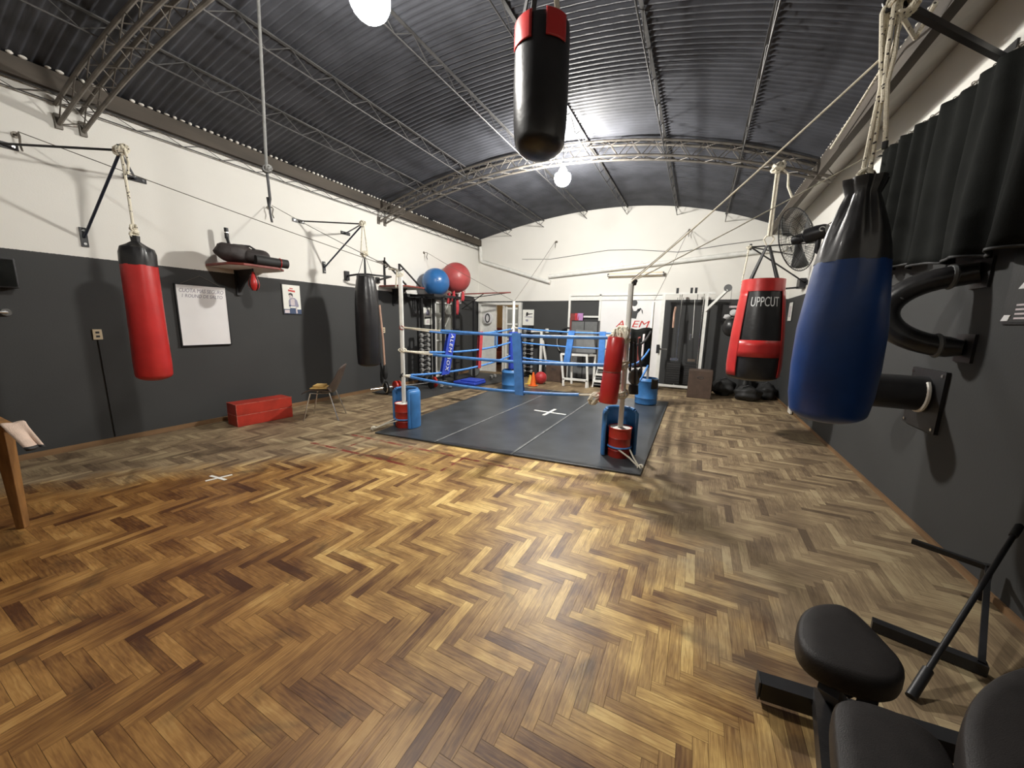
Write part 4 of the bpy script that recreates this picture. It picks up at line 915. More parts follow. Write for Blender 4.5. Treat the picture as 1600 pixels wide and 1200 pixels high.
# ================================================================ THE RING
# three rubber-backed canvas sheets laid side by side
SH = [[(-3.72, 3.36), (-2.78, 3.45), (-2.74, 7.60), (-4.02, 7.55)], [(-2.776, 3.45), (-1.76, 3.54), (-1.74, 7.63), (-2.736, 7.60)], [(-1.756, 3.54), (-0.385, 3.68), (-0.40, 7.68), (-1.736, 7.63)]]
for poly, lab in zip(SH, ('dark ring floor sheet on the left of the ring', 'middle dark ring floor sheet', 'dark ring floor sheet on the right of the ring, with the white tape cross')):
    o = MB().prism(poly, (0, 0, 0.002), (1, 0, 0), (0, 1, 0), 0, .018).build('ring_mat', 'mat_rubber', smooth=False); bevel(o, .004); tag(o, lab, 'ring mat', 'dark sheets of the ring floor')
    if poly is not SH[2]:
        a, b = V(poly[1]+(0,)), V(poly[2]+(0,)); sx_ = V((-.03, 0, 0))
        q = [a+sx_, a+V((-.004, 0, 0)), b+V((-.004, 0, 0)), b+sx_]
        MB().add([p+V((0, 0, .0195)) for p in q]+[p+V((0, 0, .0212)) for p in q], [(0, 1, 2, 3), (4, 7, 6, 5), (0, 4, 5, 1), (1, 5, 6, 2), (2, 6, 7, 3), (3, 7, 4, 0)]).build('worn_seam', 'seam', o, smooth=False)
def tape(name, a, b, wd, z, par):
    a, b = V(a), V(b); d = (b-a).normalized(); s = V((-d.y, d.x, 0))*wd/2
    return MB().add([a+s+V((0, 0, z)), a-s+V((0, 0, z)), b-s+V((0, 0, z)), b+s+V((0, 0, z)), a+s+V((0, 0, z+.0015)), a-s+V((0, 0, z+.0015)), b-s+V((0, 0, z+.0015)), b+s+V((0, 0, z+.0015))], [(0, 1, 2, 3), (4, 7, 6, 5), (0, 4, 5, 1), (1, 5, 6, 2), (2, 6, 7, 3), (3, 7, 4, 0)]).build(name, 'tape', par, smooth=False)
t = thing('tape_cross', 'white tape cross in the middle of the ring floor', 'tape mark', F(859, 645, .02))
tape('strip', F(835, 641, .02).to_2d().to_3d(), F(884, 648, .02).to_2d().to_3d(), .05, .021, t); tape('strip', F(849, 649, .02).to_2d().to_3d(), F(868, 639.5, .02).to_2d().to_3d(), .05, .0228, t)
t = thing('tape_cross', 'small white tape cross on the bare parquet at the left', 'tape mark', F(343, 747))
tape('strip', F(321, 752), F(363, 742), .028, .002, t); tape('strip', F(329, 744), F(353, 750.5), .025, .0038, t)
# painted panel joints on the sheets are the sheet edges themselves

RP_ = {'FL': V((-3.59, 3.78, 0)), 'FR': V((-.69, 4.13, 0)), 'BL': V((-3.60, 7.17, 0)), 'BR': V((-.78, 7.26, 0))}
def bucket_post(P, top, lean, label, anchor, knot_dir):
    t = thing('ring_corner_post', label, 'ring post', P, 'ring corner posts')
    MB().lathe([(.118, .02), (.122, .03), (.122, .10), (.126, .105), (.122, .11), (.124, .24), (.128, .245), (.124, .25), (.126, .345), (.131, .35), (.131, .36), (.12, .36), (.12, .33)], P, 28).build('paint_bucket', 'red_paint', t)
    MB().lathe([(.001, .335), (.119, .335), (.119, .352), (.001, .358)], P, 28).build('concrete_fill', 'plaster', t)
    MB().tube([P+V((0, 0, .35)), P+V((lean[0]*.5, lean[1]*.5, top*.55)), P+V((lean[0], lean[1], top))], .028, 14).build('pole', 'white_metal', t)
    b = MB(); b.tube([P+V((.128*math.cos(a), .128*math.sin(a), .14)) for a in [2*math.pi*i/20 for i in range(20)]], .011, 6, closed=True); b.build('bucket_lashing', 'blue_rope', t)
    b = MB(); A = V(anchor)+V((0, 0, .012))
    for a in (-.85, .85): d = (A-P).to_2d().to_3d().normalized(); s = V((-d.y, d.x, 0)); b.tube([P+s*.10*a+V((0, 0, .14))+d*.05, A.lerp(P, .4)+s*.03*a+V((0, 0, .07)), A], .010, 6)
    b.build('guy_rope', 'rope_plain', t)
    b = MB(); knot(b, A+V((0, 0, .015)), .03, 3, 3, .009); b.build('guy_knot', 'rope_plain', t)
    return t
def cut_barrel(P, a0, a1, R, h, label, off):
    c = P+V(off)
    t = thing('cut_barrel', label, 'barrel', c, 'cut blue drum guards')
    k = 20; prof = [(R-.012, .022), (R, .03), (R, h-.05), (R-.008, h-.02), (R-.03, h)]
    MB().lathe(prof, c, k, a0=a0, a1=a1).build('drum_wall', 'blue_plastic', t, thick=.022)
    e = MB()
    for a in (a0, a1): e.tube([c+V((R*math.cos(a), R*math.sin(a), .03)), c+V((R*math.cos(a), R*math.sin(a), h-.04)), c+V(((R-.03)*math.cos(a), (R-.03)*math.sin(a), h-.005))], .02, 8)
    e.tube([c+V(((R-.03)*math.cos(a0+(a1-a0)*i/k), (R-.03)*math.sin(a0+(a1-a0)*i/k), h)) for i in range(k+1)], .018, 8)
    e.build('rolled_rim', 'blue_plastic', t)
bucket_post(RP_['FL'], 2.13, (0.01, -.01), 'white ring post in a red bucket, front left corner of the ring', F(583, 672), 1)
bucket_post(RP_['FR'], 1.93, (0.008, 0.0), 'white ring post in a red bucket, front right corner of the ring', F(1000, 734), -1)
cut_barrel(RP_['FL'], -.65, 3.45, .185, .55, 'cut blue drum standing round the front left red bucket', (.015, .03, .0))
cut_barrel(RP_['FR'], .35, 3.85, .185, .55, 'cut blue drum standing round the front right red bucket', (-.015, .03, .0))
# back posts stand in whole blue drums
def drum(P, R, h, label, cut):
    t = thing('blue_drum', label, 'barrel', P, 'blue drums at the back of the ring')
    MB().lathe([(.01, .021), (R-.02, .021), (R, .04), (R, .14), (R+.006, .15), (R, .16), (R, h-.06), (R+.008, h-.05), (R-.005, h-.02), (R-.02, h), (R-.035, h), (R-.035, .06), (.01, .06)], P, 32).build('drum_wall', 'blue_plastic', t)
    if cut:
        MB().lathe([(R+.009, h-.18), (R+.009, h-.02), (R-.01, h+.002)], P, 8, a0=-1.1, a1=-.35).build('dark_cutout', 'rubber', t, thick=.004)
    return t
drum(RP_['BL'], .235, .47, 'whole blue drum at the far left corner of the ring', False)
drum(RP_['BR'], .20, .52, 'whole blue drum with a dark cutout, far right corner of the ring', True)
def back_post(P, top, label, r):
    t = thing('ring_corner_post', label, 'ring post', P, 'ring corner posts')
    MB().tube([P+V((0, 0, .065)), P+V((0, 0, top))], r, 12).build('pole', 'white_metal', t); MB().lathe([(.001, .065), (.16, .065), (.16, .12), (.001, .13)], P, 20).build('concrete_fill', 'plaster', t)
    return t
t = back_post(RP_['BL'], 1.95, 'thin white ring post in the far left blue drum', .03)
MB().lathe([(.001, .5), (.095, .5), (.10, .53), (.10, 1.27), (.095, 1.30), (.001, 1.30)], RP_['BL']+V((.03, -.05, 0)), 20).build('corner_pad', 'blue_web', t)
t = back_post(RP_['BR'], 1.92, 'thin ring post in the far right blue drum', .022)
# leaning red corner pad at the front right post
a, b = BW(990-30, 533, 4.03), BW(955, 628, 3.97)
t = thing('corner_pad', 'red padded roll tied to the front right ring post', 'pad', b, None)
a = V((0, 3.98, 1.37)); b = V((0, 3.93, .66)); a.x = BW(963, 532, a.y).x; b.x = BW(950, 625, b.y).x
m_ = MB(); dr = (b-a); pts = [a+dr*k for k in (0, .02, .25, .5, .52, .55, .8, .98, 1)]; m_.tube(pts, [.075, .088, .095, .095, .088, .095, .10, .10, .09], 20); m_.build('pad_roll', 'red_vinyl', t)
m_ = MB(); R0 = pts[4]; m_.tube([R0+V((.09*math.cos(q), .09*math.sin(q), .0)) for q in [2*math.pi*i/18 for i in range(18)]], .006, 6, closed=True); m_.build('middle_tie', 'red_dark', t)

# the ropes: three a side; blue sleeves with bare white ends
HZ = (1.385, 1.075, .735)
def ring_rope(side, lev, pts, m, ends, label, r=.017, em='rope_plain'):
    c = pts[len(pts)//2]
    t = thing('ring_rope', label, 'ring rope', (c[0], c[1], min(p[2] for p in pts)), 'ring ropes, '+side)
    n = len(pts); k0 = ends[0]; k1 = n-ends[1]
    if k1-k0 > 1: MB().tube(pts[k0:k1], r, 8).build('sleeve', m, t)
    if k0 > 0: MB().tube(pts[:k0+1], r*.62, 7).build('bare_end', em, t)
    if ends[1] > 0: MB().tube(pts[k1-1:], r*.62, 7).build('bare_end', em, t)
    return t
def curve(P, Q, z0, z1, s, n=24): return sag((P.x, P.y, z0), (Q.x, Q.y, z1), s, n)
lv = ('top', 'middle', 'bottom')
fl, fr, bl, br = (RP_[k] for k in ('FL', 'FR', 'BL', 'BR'))
zf = [(1.405, 1.36, .035, 5, 1), (1.085, 1.06, .045, 4, 1), (.745, .73, .085, 1, 4)]
for i, (a, b, s, e0, e1) in enumerate(zf): ring_rope('front side', i, curve(fl, fr, a, b, s), 'blue_rope', (e0, e1), lv[i]+' blue rope on the front side of the ring', .019)
zl = [(1.405, 1.37, .10, 4, 1), (1.085, 1.09, .10, 4, 1), (.745, .80, .10, 1, 1)]
for i, (a, b, s, e0, e1) in enumerate(zl): ring_rope('left side', i, curve(fl, bl, a, b, s), 'blue_rope', (e0, e1), lv[i]+' blue rope on the left side of the ring', .018)
zb_ = [(1.39, 1.36, .05, 1, 1), (1.09, 1.06, .05, 1, 1), (.76, .74, .05, 1, 1)]
for i, (a, b, s, e0, e1) in enumerate(zb_): ring_rope('back side', i, curve(bl, br, a, b, s), 'blue_rope', (e0, e1), lv[i]+' blue rope on the back side of the ring', .017)
zr_ = [(1.36, 1.42, .16, 'rope_black', 'top black rope on the right side of the ring'), (1.06, 1.08, .10, 'blue_rope', 'middle blue rope on the right side of the ring'), (.73, .78, .10, 'blue_rope', 'bottom blue rope on the right side of the ring')]
for i, (a, b, s, m, lab) in enumerate(zr_): ring_rope('right side', i, curve(fr, br, a, b, s), m, (2, 1), lab, .018, 'rope_plain')
# knots at the front posts
t = thing('rope_knot', 'big tangle of white rope at the top of the red pad', 'rope', (-.74, 4.08, 1.3), 'white rope lashings on the front right post')
m_ = MB(); knot(m_, (-.72, 4.06, 1.40), .11, 60, 7, .013); knot(m_, (-.80, 4.02, 1.37), .09, 61, 5, .013); m_.build('knot', 'rope_plain', t)
t = thing('rope_knot', 'white rope lashing halfway down the front right post', 'rope', (-.69, 4.10, 1.0), 'white rope lashings on the front right post')
m_ = MB(); knot(m_, (-.70, 4.09, 1.06), .075, 62, 4, .011); m_.build('knot', 'rope_plain', t)
t = thing('rope_knot', 'white rope wound round the foot of the red pad', 'rope', (-.80, 4.0, .68), 'white rope lashings on the front right post')
m_ = MB(); knot(m_, (-.96, 3.94, .69), .07, 63, 5, .012); m_.tube([(-.93, 3.94, .70), (-.80, 3.93, .73), (-.66, 4.07, .77), (-.65, 4.15, .76)], .012, 7); m_.tube([(-.94, 3.92, .66), (-.80, 3.92, .69), (-.66, 4.06, .73)], .012, 7); knot(m_, (-.68, 4.10, .74), .06, 64, 3, .012); m_.build('knot', 'rope_plain', t)
for i, z in enumerate(HZ):
    t = thing('rope_knot', ('top', 'middle', 'bottom')[i]+' lashing on the front left ring post', 'rope', fl+V((0, 0, z-.03)), 'lashings on the front left post')
    m_ = MB(); knot(m_, fl+V((0, 0, z+.02)), .048, 70+i, 3, .009); m_.build('knot', ('red_dark', 'rope_plain', 'rope_black')[i], t)
t = thing('rope_knot', 'white lashing at the top of the far left ring post', 'rope', bl+V((0, 0, 1.35)), 'lashings on the back posts'); m_ = MB(); knot(m_, bl+V((0, 0, 1.39)), .05, 80, 4, .010); m_.build('knot', 'rope_plain', t)

# vertical spacers between the ropes
def at_rope(P, Q, row, u): a, b, s = row[:3]; return V((P.x+(Q.x-P.x)*u, P.y+(Q.y-P.y)*u, a+(b-a)*u-s*4*u*(1-u)))
def spacer(P, Q, rows, u, label, m, wd, du=0.0, lev=(0, 2)):
    d = (Q-P).normalized(); pts = []
    for i in range(lev[0], lev[1]+1): pts.append(at_rope(P, Q, rows[i], u+du*i)+V((0, 0, .03 if i == lev[0] else (-.03 if i == lev[1] else 0))))
    t = thing('rope_spacer', label, 'rope spacer', pts[-1], 'vertical spacers on the ring ropes')
    n_ = V((-d.y, d.x, 0)); b = MB()
    def fn(a, v):
        k = v*(len(pts)-1); i = min(int(k), len(pts)-2); p = pts[i].lerp(pts[i+1], k-i); return p + d*(a-.5)*wd
    for off in (-.022, .022):
        g = MB().grid(lambda a, v: fn(a, v)+n_*off, 3, 12); b.add(g.v, g.f)
    for e in (0, 1):
        g = MB().grid(lambda a, v: fn(a, e)+n_*(v-.5)*.044, 3, 2); b.add(g.v, g.f)
    b.build('band', m, t, thick=.004, smooth=False); return t, pts, d, n_
t, pts, d, n_ = spacer(fl, bl, zl, .335, 'blue spacer with white letters on the left ring ropes', 'blue_web', .20, -.03)
ax = (pts[0]-pts[-1]).normalized()
q0 = pts[0]-ax*.05; side = ax.cross(V((1, 0, 0))).normalized()
lt = lettering('lettering', 'ALEM BOX', .115, q0+V((.034, 0, 0)) - side*.04, -ax, side, 'white_ink', t, 0, .60, .003, 1.25)
spacer(fl, fr, [z for z in zf], .565, 'blue vertical spacer on the front ring ropes', 'blue_cloth', .11, .010)
spacer(bl, br, zb_, .465, 'blue vertical spacer on the back ring ropes, left of the other', 'blue_cloth', .13, -.015, (0, 2))
spacer(bl, br, zb_, .685, 'blue vertical spacer on the back ring ropes nearest the red pad', 'blue_cloth', .12, .0, (0, 2))
t, pts, d, n_ = spacer(fl, bl, zl, .60, 'red vertical spacer on the left ring ropes near the white door', 'cloth_red', .10, -.01)
spacer(fl, bl, zl, .775, 'thin grey blue spacer on the left ring ropes by the far post', 'blue_plastic', .05, .0, (0, 1))

# gear hanging at the right side of the ring
t = thing('black_jacket', 'long black garment with a red stripe hanging on the far right ring post', 'clothing', br+V((-.1, -.12, .75)))
def jk(u, v): return V((br.x-.34+.36*u, br.y-.14+.04*math.sin(7*u), 1.44-.72*v-.02*math.sin(6*u)))
MB().grid(jk, 12, 10).build('cloth', 'cloth_black', t, thick=.03, sharp=80)
MB().grid(lambda u, v: jk(.38+.12*u+.04*v, .2+.75*v)+V((0, -.025, 0)), 3, 8).build('red_stripe', 'maroon', t, thick=.006, sharp=80)
MB().grid(lambda u, v: jk(.62+.1*u, .16+.6*v)+V((0, -.026, 0)), 2, 8).build('white_stripe', 'cloth_white', t, thick=.006, sharp=80)
t = thing('hand_wraps', 'black hand wraps dangling from the front right post knot', 'hand wraps', (-.60, 4.15, .9), None)
for k, (dx, z1) in enumerate(((.02, 1.0), (.06, .86), (.10, 1.02))): MB().tube([(-.66+dx, 4.14, 1.36), (-.65+dx, 4.13, 1.2), (-.66+dx*1.5, 4.14, z1)], .012, 6).build('wrap', 'rope_black', t)
t = thing('boxing_glove', 'grey and black boxing glove hanging beside the front right post', 'boxing glove', (-.58, 4.2, .78))
blob((-.59, 4.2, .93), .065, .05, .10, 5, amp=.05).build('glove_body', 'grey_pad', t); blob((-.53, 4.18, .98), .025, .025, .055, 6, amp=.03).build('thumb', 'black_vinyl', t); MB().cyl((-.59, 4.2, .84), (-.59, 4.2, .74), .05, .058, 14).build('cuff', 'black_vinyl', t); MB().tube([(-.59, 4.2, .78), (-.62, 4.18, .95), (-.66, 4.14, 1.06)], .006, 6).build('lace', 'rope_plain', t)

# guy wires from the post tops to the wall hooks
GN = [0]
def guy(a, b, label, m='wire', r=.0045, s=.02):
    GN[0] += 1; a = V(a)+V((0, 0, .012*(GN[0] % 3))); b = V(b)+V((.012*(GN[0] % 2), -.01*(GN[0] % 3), -.014*GN[0] % .06))
    o = MB().tube(sag(a, b, s, 10), r, 6).build('guy_wire', m); return tag(o, label, 'wire', 'guy wires of the ring')
TFL = fl+V((0.01, -.01, 2.1)); TFR = fr+V((.01, 0, 1.94)); TBL = bl+V((0, 0, 1.93)); TBR = br+V((0, 0, 1.9))
guy(HL1, TFL, 'thin wire from the far upper left wall hook to the front left post'); guy(HL2, TFL, 'thin wire from the hook above the speed bag to the front left post')
guy(HL3, TBL, 'thin wire from the hook above the exercise balls to the far left post'); guy(HB1, TBL, 'thin wire from the back wall hook to the far left post')
guy(HB2, TBR, 'thin wire from the back wall hook to the far right post'); guy(HB2, TFR, 'thin wire from the back wall hook to the front right post')
guy((.83, 3.2, 3.1), TFR, 'pale cord from the blue bag rope to the front right post', 'rope_plain', .007); guy(HR1, TFR, 'pale cord from the right wall hook to the front right post', 'rope_plain', .0065)
t = thing('rope_knot', 'black turnbuckle at the tip of the front right ring post', 'rope', TFR, None); m_ = MB(); knot(m_, TFR+V((.03, -.01, .0)), .035, 90, 3, .008); m_.build('knot', 'black_metal', t)
t = thing('rope_knot', 'white rope lashing between the near left post top and the platform', 'rope', TFL-V((0, 0, .05))); m_ = MB(); knot(m_, TFL-V((0, 0, .01)), .05, 91, 3, .010); m_.tube([TFL, TFL+V((-.25, .2, .09)), TFL+V((-.45, .25, .12))], .012, 7); m_.tube([TFL+V((-.25, .2, .09)), TFL+V((-.28, .2, -.15))], .01, 7); m_.build('knot', 'rope_plain', t)

# ================================================================ LEFT REAR TRAINING CORNER
o = MB().prism([(-5.95, 5.35), (-4.62, 5.28), (-4.62, 6.3), (-4.30, 8.1), (-4.75, 9.2), (-5.95, 9.2)], (0, 0, .001), (1, 0, 0), (0, 1, 0), 0, .011).build('rubber_mat', 'rubber_mat', smooth=False)
tag(o, 'black rubber mat on the parquet behind the left side of the ring', 'mat')
# power rack with the exercise balls on its top shelf
t = thing('power_rack', 'black steel rack with exercise balls on top, left rear corner', 'rack', (-5.45, 7.3, .012))
rx0, rx1, ry0, ry1, rz = -5.92, -5.28, 6.55, 8.2, 2.06
UPR = []
for x in (rx0, rx1):
    for y in (6.9, 7.35, ry1): UPR.append((x, y)); MB().box((x, y, (rz+.012)/2), (.055, .055, rz-.012)).build('upright', 'black_metal', t, smooth=False)
for x in (rx0, rx1): MB().box((x, (ry0+ry1)/2, rz), (.055, ry1-ry0, .055)).build('top_beam', 'black_metal', t, smooth=False)
for y in (ry0+.05, 7.1, 7.62, ry1): MB().box(((rx0+rx1)/2, y, rz+.001), (rx1-rx0, .05, .05)).build('cross_beam', 'black_metal', t, smooth=False)
for x in (rx0, rx1): MB().box((x, 7.55, .04), (.055, 1.3, .055)).build('foot_rail', 'black_metal', t, smooth=False)
for z in (.5, .9, 1.3, 1.6): MB().bar((rx1, 7.35, z), (rx1+.14, 7.36, z+.01), .028).build('peg', 'black_metal', t, smooth=False)
def exercise_ball(c, R, m, label):
    t = thing('exercise_ball', label, 'exercise ball', (c[0], c[1], c[2]-R), 'big exercise balls on the rack')
    s = MB().ell(c, (R, R, R), 36, 24)
    s.v = [V(c)+(p-V(c))*(1-.006*max(0, math.cos(9*math.asin(max(-1, min(1, (p.z-c[2])/R))))**8)) for p in s.v]; s.build('ball_skin', m, t)
    MB().lathe([(.0, 0), (.012, 0), (.010, .006), (0, .006)], V(c)+V((R*.72, -R*.69, 0)), 10).build('valve', 'white_metal', t)
q = BW(681, 441, 7.15); exercise_ball((q.x, 7.15, q.z), .325, 'ball_blue', 'shiny blue exercise ball on the rack beside the red one')
q = BW(712.5, 434, 7.95); exercise_ball((q.x, 7.95, q.z), .375, 'ball_red', 'dull red exercise ball on the rack behind the blue one')
# red gloves and wraps on the end of the rack
RB = lambda px, py: BW(px, py, 7.6)
for i, (px, py, h, wd, m, lab) in enumerate(((701, 462, .26, .10, 'cloth_red', 'red hand wrap leftmost on the rack end'), (709, 460, .24, .09, 'cloth_red', 'red hand wrap second on the rack end'),
        (719, 462, .26, .11, 'cloth_white', 'white hand wrap among the red ones on the rack'), (725, 460, .22, .07, 'cloth_red', 'red hand wrap rightmost on the rack end'), (716, 470, .40, .12, 'cloth_red', 'long red hand wrap hanging lowest on the rack'))):
    p = RB(px, py); t = thing('hand_wrap', lab, 'hand wrap', (p.x, p.y, p.z-h), 'wraps hanging on the rack end')
    MB().grid(lambda u, v: V((p.x+(u-.5)*wd*(1-.2*v), p.y+.03*math.sin(6*u+4*v)-.02*i, p.z+.06-h*v)), 6, 10).build('cloth', m, t, thick=.02, sharp=80)
    MB().tube([(p.x-.02, p.y, p.z+.04), (p.x, p.y+.03, p.z+.09), (p.x+.03, p.y, p.z+.04)], .008, 6).build('loop', m, t)
for k, z in enumerate((1.9,)):
    pass
# red framed bracket by the left rear door
A, B_, C_ = V((XL, 8.35, 2.22)), BW(798, 457, 8.9), V((XL, 9.35, 2.2))
t = thing('wall_frame', 'thin red triangular wall frame above the open white door', 'wall bracket', (XL, 8.9, 1.9))
MB().bar(A, B_, .035, .03).build('arm', 'red_dark', t, smooth=False); MB().bar(C_, B_, .02).build('arm', 'black_metal', t, smooth=False); MB().bar((XL, 8.8, 1.85), A.lerp(B_, .55), .018).build('brace', 'black_metal', t, smooth=False); MB().box((XL+.01, 8.85, 2.2), (.02, 1.1, .06)).build('wall_plate', 'black_metal', t, smooth=False)

# dumbbells
def make_dumbbell(c, L_, R, label, grp, rz=0):
    t = thing('dumbbell', label, 'dumbbell', c, grp)
    c = V(c); Rm = Matrix.Rotation(rz, 3, 'Z')
    MB().cyl(c+Rm @ V((-L_/2+.02, 0, 0)), c+Rm @ V((L_/2-.02, 0, 0)), .014, n=10).build('handle', 'chrome', t)
    for s in (-1, 1):
        hd = MB().lathe([(.001, -.035), (R*.85, -.035), (R, -.022), (R, .022), (R*.85, .035), (.001, .035)], c+Rm @ V((s*L_/2, 0, 0)), 6, R=Rm @ Matrix.Rotation(math.pi/2, 3, 'Y')).build('head', 'iron', t, smooth=False)
        MB().lathe([(.001, -.041), (R*.62, -.041), (R*.62, .041), (.001, .041)], c+Rm @ V((s*L_/2, 0, 0)), 14, R=Rm @ Matrix.Rotation(math.pi/2, 3, 'Y')).build('end_cap', 'chrome', hd)
    return t
RW8 = ['bottom', 'second', 'third', 'fourth', 'fifth', 'sixth', 'seventh', 'eighth', 'ninth', 'top']
def dumbbell_rack(cx, cy, half, n, z0, dz, rz, label, where):
    t = thing('dumbbell_rack', label, 'dumbbell rack', (cx, cy, .012), 'upright dumbbell racks')
    Rm = Matrix.Rotation(rz, 3, 'Z'); bk = Rm @ V((0, 1, 0)); ux = Rm @ V((1, 0, 0)); c = V((cx, cy, 0))
    for s in (-1, 1):
        MB().bar(c+bk*.13+ux*s*half*.55+V((0, 0, .012)), c+bk*.13+ux*s*half*.55+V((0, 0, z0+dz*n)), .045).build('upright', 'black_metal', t, smooth=False)
        MB().bar(c+bk*.2+ux*s*half*.55+V((0, 0, .035)), c-bk*.12+ux*s*half*.55+V((0, 0, .035)), .045).build('foot', 'black_metal', t, smooth=False)
    MB().bar(c+bk*.13-ux*half*.6+V((0, 0, z0+dz*n)), c+bk*.13+ux*half*.6+V((0, 0, z0+dz*n)), .045).build('top_bar', 'black_metal', t, smooth=False)
    for i in range(n):
        z = z0+dz*i
        for s in (-1, 1): MB().bar(c+bk*.13+ux*s*half*.45+V((0, 0, z-.03)), c-bk*.05+ux*s*half*.45+V((0, 0, z-.014)), .02).build('cradle', 'black_metal', t, smooth=False)
    first = make_dumbbell((cx, cy, z0), half*2, .052, RW8[0]+' dumbbell '+where, 'dumbbells '+where, rz)
    for i in range(1, n): dup(first, (cx, cy, z0+dz*i), RW8[i if i < n-1 else 9]+' dumbbell '+where)
q0 = LW(663.5, 524, -5.62); q1 = LW(663.5, 585, -5.62); dumbbell_rack(-5.62, q0.y, .115, 9, q1.z, (q0.z-q1.z)/8, math.pi/2, 'upright dumbbell rack against the left wall', 'on the rack by the left wall')
q0 = BW(826.5, 518, 9.25); q1 = BW(826.5, 580, 9.25); dumbbell_rack(q0.x, 9.25, .11, 10, q1.z, (q0.z-q1.z)/9, 0, 'upright dumbbell rack against the back wall', 'on the rack by the back wall')
# barbell, plates and oddments on the rubber mat
t = thing('barbell', 'barbell with chrome and red plates lying near the left wall', 'barbell', (-5.2, 5.7, .012))
A = V((-5.62, 5.02, .15)); B_ = V((-5.05, 6.7, .15)); dr = (B_-A).normalized(); MB().cyl(A, B_, .014, n=10).build('bar', 'chrome', t)
Rm = dr.to_track_quat('Z', 'Y').to_matrix()
def plate(mb, s, R, wd=.03): return mb.lathe([(.02, -wd/2), (R-.02, -wd/2), (R, -wd/2+.01), (R, wd/2-.01), (R-.02, wd/2), (.02, wd/2)], A+dr*s, 28, R=Rm)
plate(MB(), .33, .135).build('weight_plate', 'rubber', t); MB().tube([A+dr*.30+Rm @ V((.10*math.cos(a), .10*math.sin(a), 0)) for a in [2*math.pi*i/20 for i in range(20)]], .011, 6, closed=True).build('plate_ring', 'chrome', t)
plate(MB(), .52, .12, .05).build('weight_plate', 'red_paint', t); plate(MB(), .60, .12, .04).build('weight_plate', 'red_paint', t); plate(MB(), 1.35, .135).build('weight_plate', 'rubber', t); plate(MB(), 1.45, .12, .05).build('weight_plate', 'red_paint', t)
MB().cyl(A+dr*.36, A+dr*.44, .03, n=12).build('collar', 'chrome', t)
q = F(722, 597); q.x = -4.85; q.y = 7.35; t = thing('folded_mat', 'bright blue folded mat on the floor behind the left ring ropes', 'mat', (q.x, q.y, .012))
bevel(MB().box((q.x, q.y, .05), (.62, .5, .07)).build('lower_layer', 'blue_web', t), .02, 3); bevel(MB().box((q.x+.08, q.y+.02, .105), (.45, .42, .04)).build('upper_layer', 'blue_web', t), .015, 3)
for i, (px, py, R, m, lab) in enumerate(((700, 592, .13, 'rubber', 'black weight plate standing near the folded blue mat'), (733, 590, .15, 'grey_pad', 'grey weight plate standing right of the folded blue mat'))):
    q = F(px, py); t = thing('weight_plate', lab, 'weight plate', (q.x, q.y+.25, .012), 'plates on the rubber mat')
    c = V((q.x, q.y+.25, .012+R)); Rq = Matrix.Rotation(math.radians(78), 3, 'X') @ Matrix.Rotation(.3, 3, 'Y')
    MB().lathe([(.02, -.018), (R-.03, -.018), (R, -.022), (R, .022), (R-.03, .018), (.02, .018)], c, 28, R=Rq).build('disc', m, t); MB().lathe([(.018, -.025), (.035, -.025), (.035, .025), (.018, .025)], c, 16, R=Rq).build('hub', 'chrome', t)
f1 = make_dumbbell((-4.95, 6.55, .066), .2, .054, 'loose dumbbell on the rubber mat left of the blue mat', 'loose dumbbells on the rubber mat', .4)
q = F(770, 592); dup(f1, (q.x, q.y, .066), 'loose dumbbell on the rubber mat by the open door', 1.2)

# ================================================================ BACK WALL
# white rain pipes
t = thing('rain_pipe', 'white pipe dropping from the left rear corner and sloping right', 'pipe', (-4.5, YB-.06, 2.6), 'white pipes on the back wall')
p0, p1, p2 = BW(749, 386, YB-.06), BW(752, 408, YB-.06), BW(860, 441, YB-.06)
p0.x = max(p0.x, XL+.1); p1.x = max(p1.x, XL+.1); MB().tube([p0, p1, p1.lerp(p2, .03), p2], .05, 14).build('pipe_run', 'white_metal', t)
for k in (.25, .8): q = p1.lerp(p2, k); MB().tube([q+V((0, .055*math.sin(a), .055*math.cos(a))) for a in [2*math.pi*i/14 for i in range(14)]], .006, 5, closed=True).build('clip', 'white_metal', t)
t = thing('rain_pipe', 'white pipe sloping up to the right across the back wall', 'pipe', (-1.3, YB-.06, 2.8), 'white pipes on the back wall')
p2, p3 = BW(858, 432, YB-.06), BW(1228, 388, YB-.06); MB().tube([p2, p3], .05, 14).build('pipe_run', 'white_metal', t)
for k in (.2, .5, .8): q = p2.lerp(p3, k); MB().tube([q+V((0, .055*math.sin(a), .055*math.cos(a))) for a in [2*math.pi*i/14 for i in range(14)]], .006, 5, closed=True).build('clip', 'white_metal', t)
t = thing('tube_light', 'unlit white fluorescent fitting on the back wall over the painted panel', 'light fitting', BW(995, 432, YB-.05)); a, b = BW(951, 430.5, YB-.05), BW(1037, 427.5, YB-.05)
bevel(MB().bar(a, b, .09, .07, up=(0, 1, 0)).build('housing', 'cream', t, smooth=False), .01); MB().cyl(a+V((0, -.06, -.01)), b+V((0, -.06, -.01)), .02, n=10).build('tube', 'white_metal', t)
for e in (a, b): MB().box(e+V((0, -.04, 0)), (.03, .07, .08)).build('end_holder', 'black_metal', t, smooth=False)
q = [BW(*a, YB-.01) for a in ((816, 405), (860, 405), (905, 398), (950, 391), (990, 390), (1060, 394), (1130, 383), (1195, 374))]
t = thing('wall_cable', 'thin grey cable curving across the white upper back wall', 'cable', q[4]); MB().tube(q, .007, 6).build('flex', 'rope_grey', t)
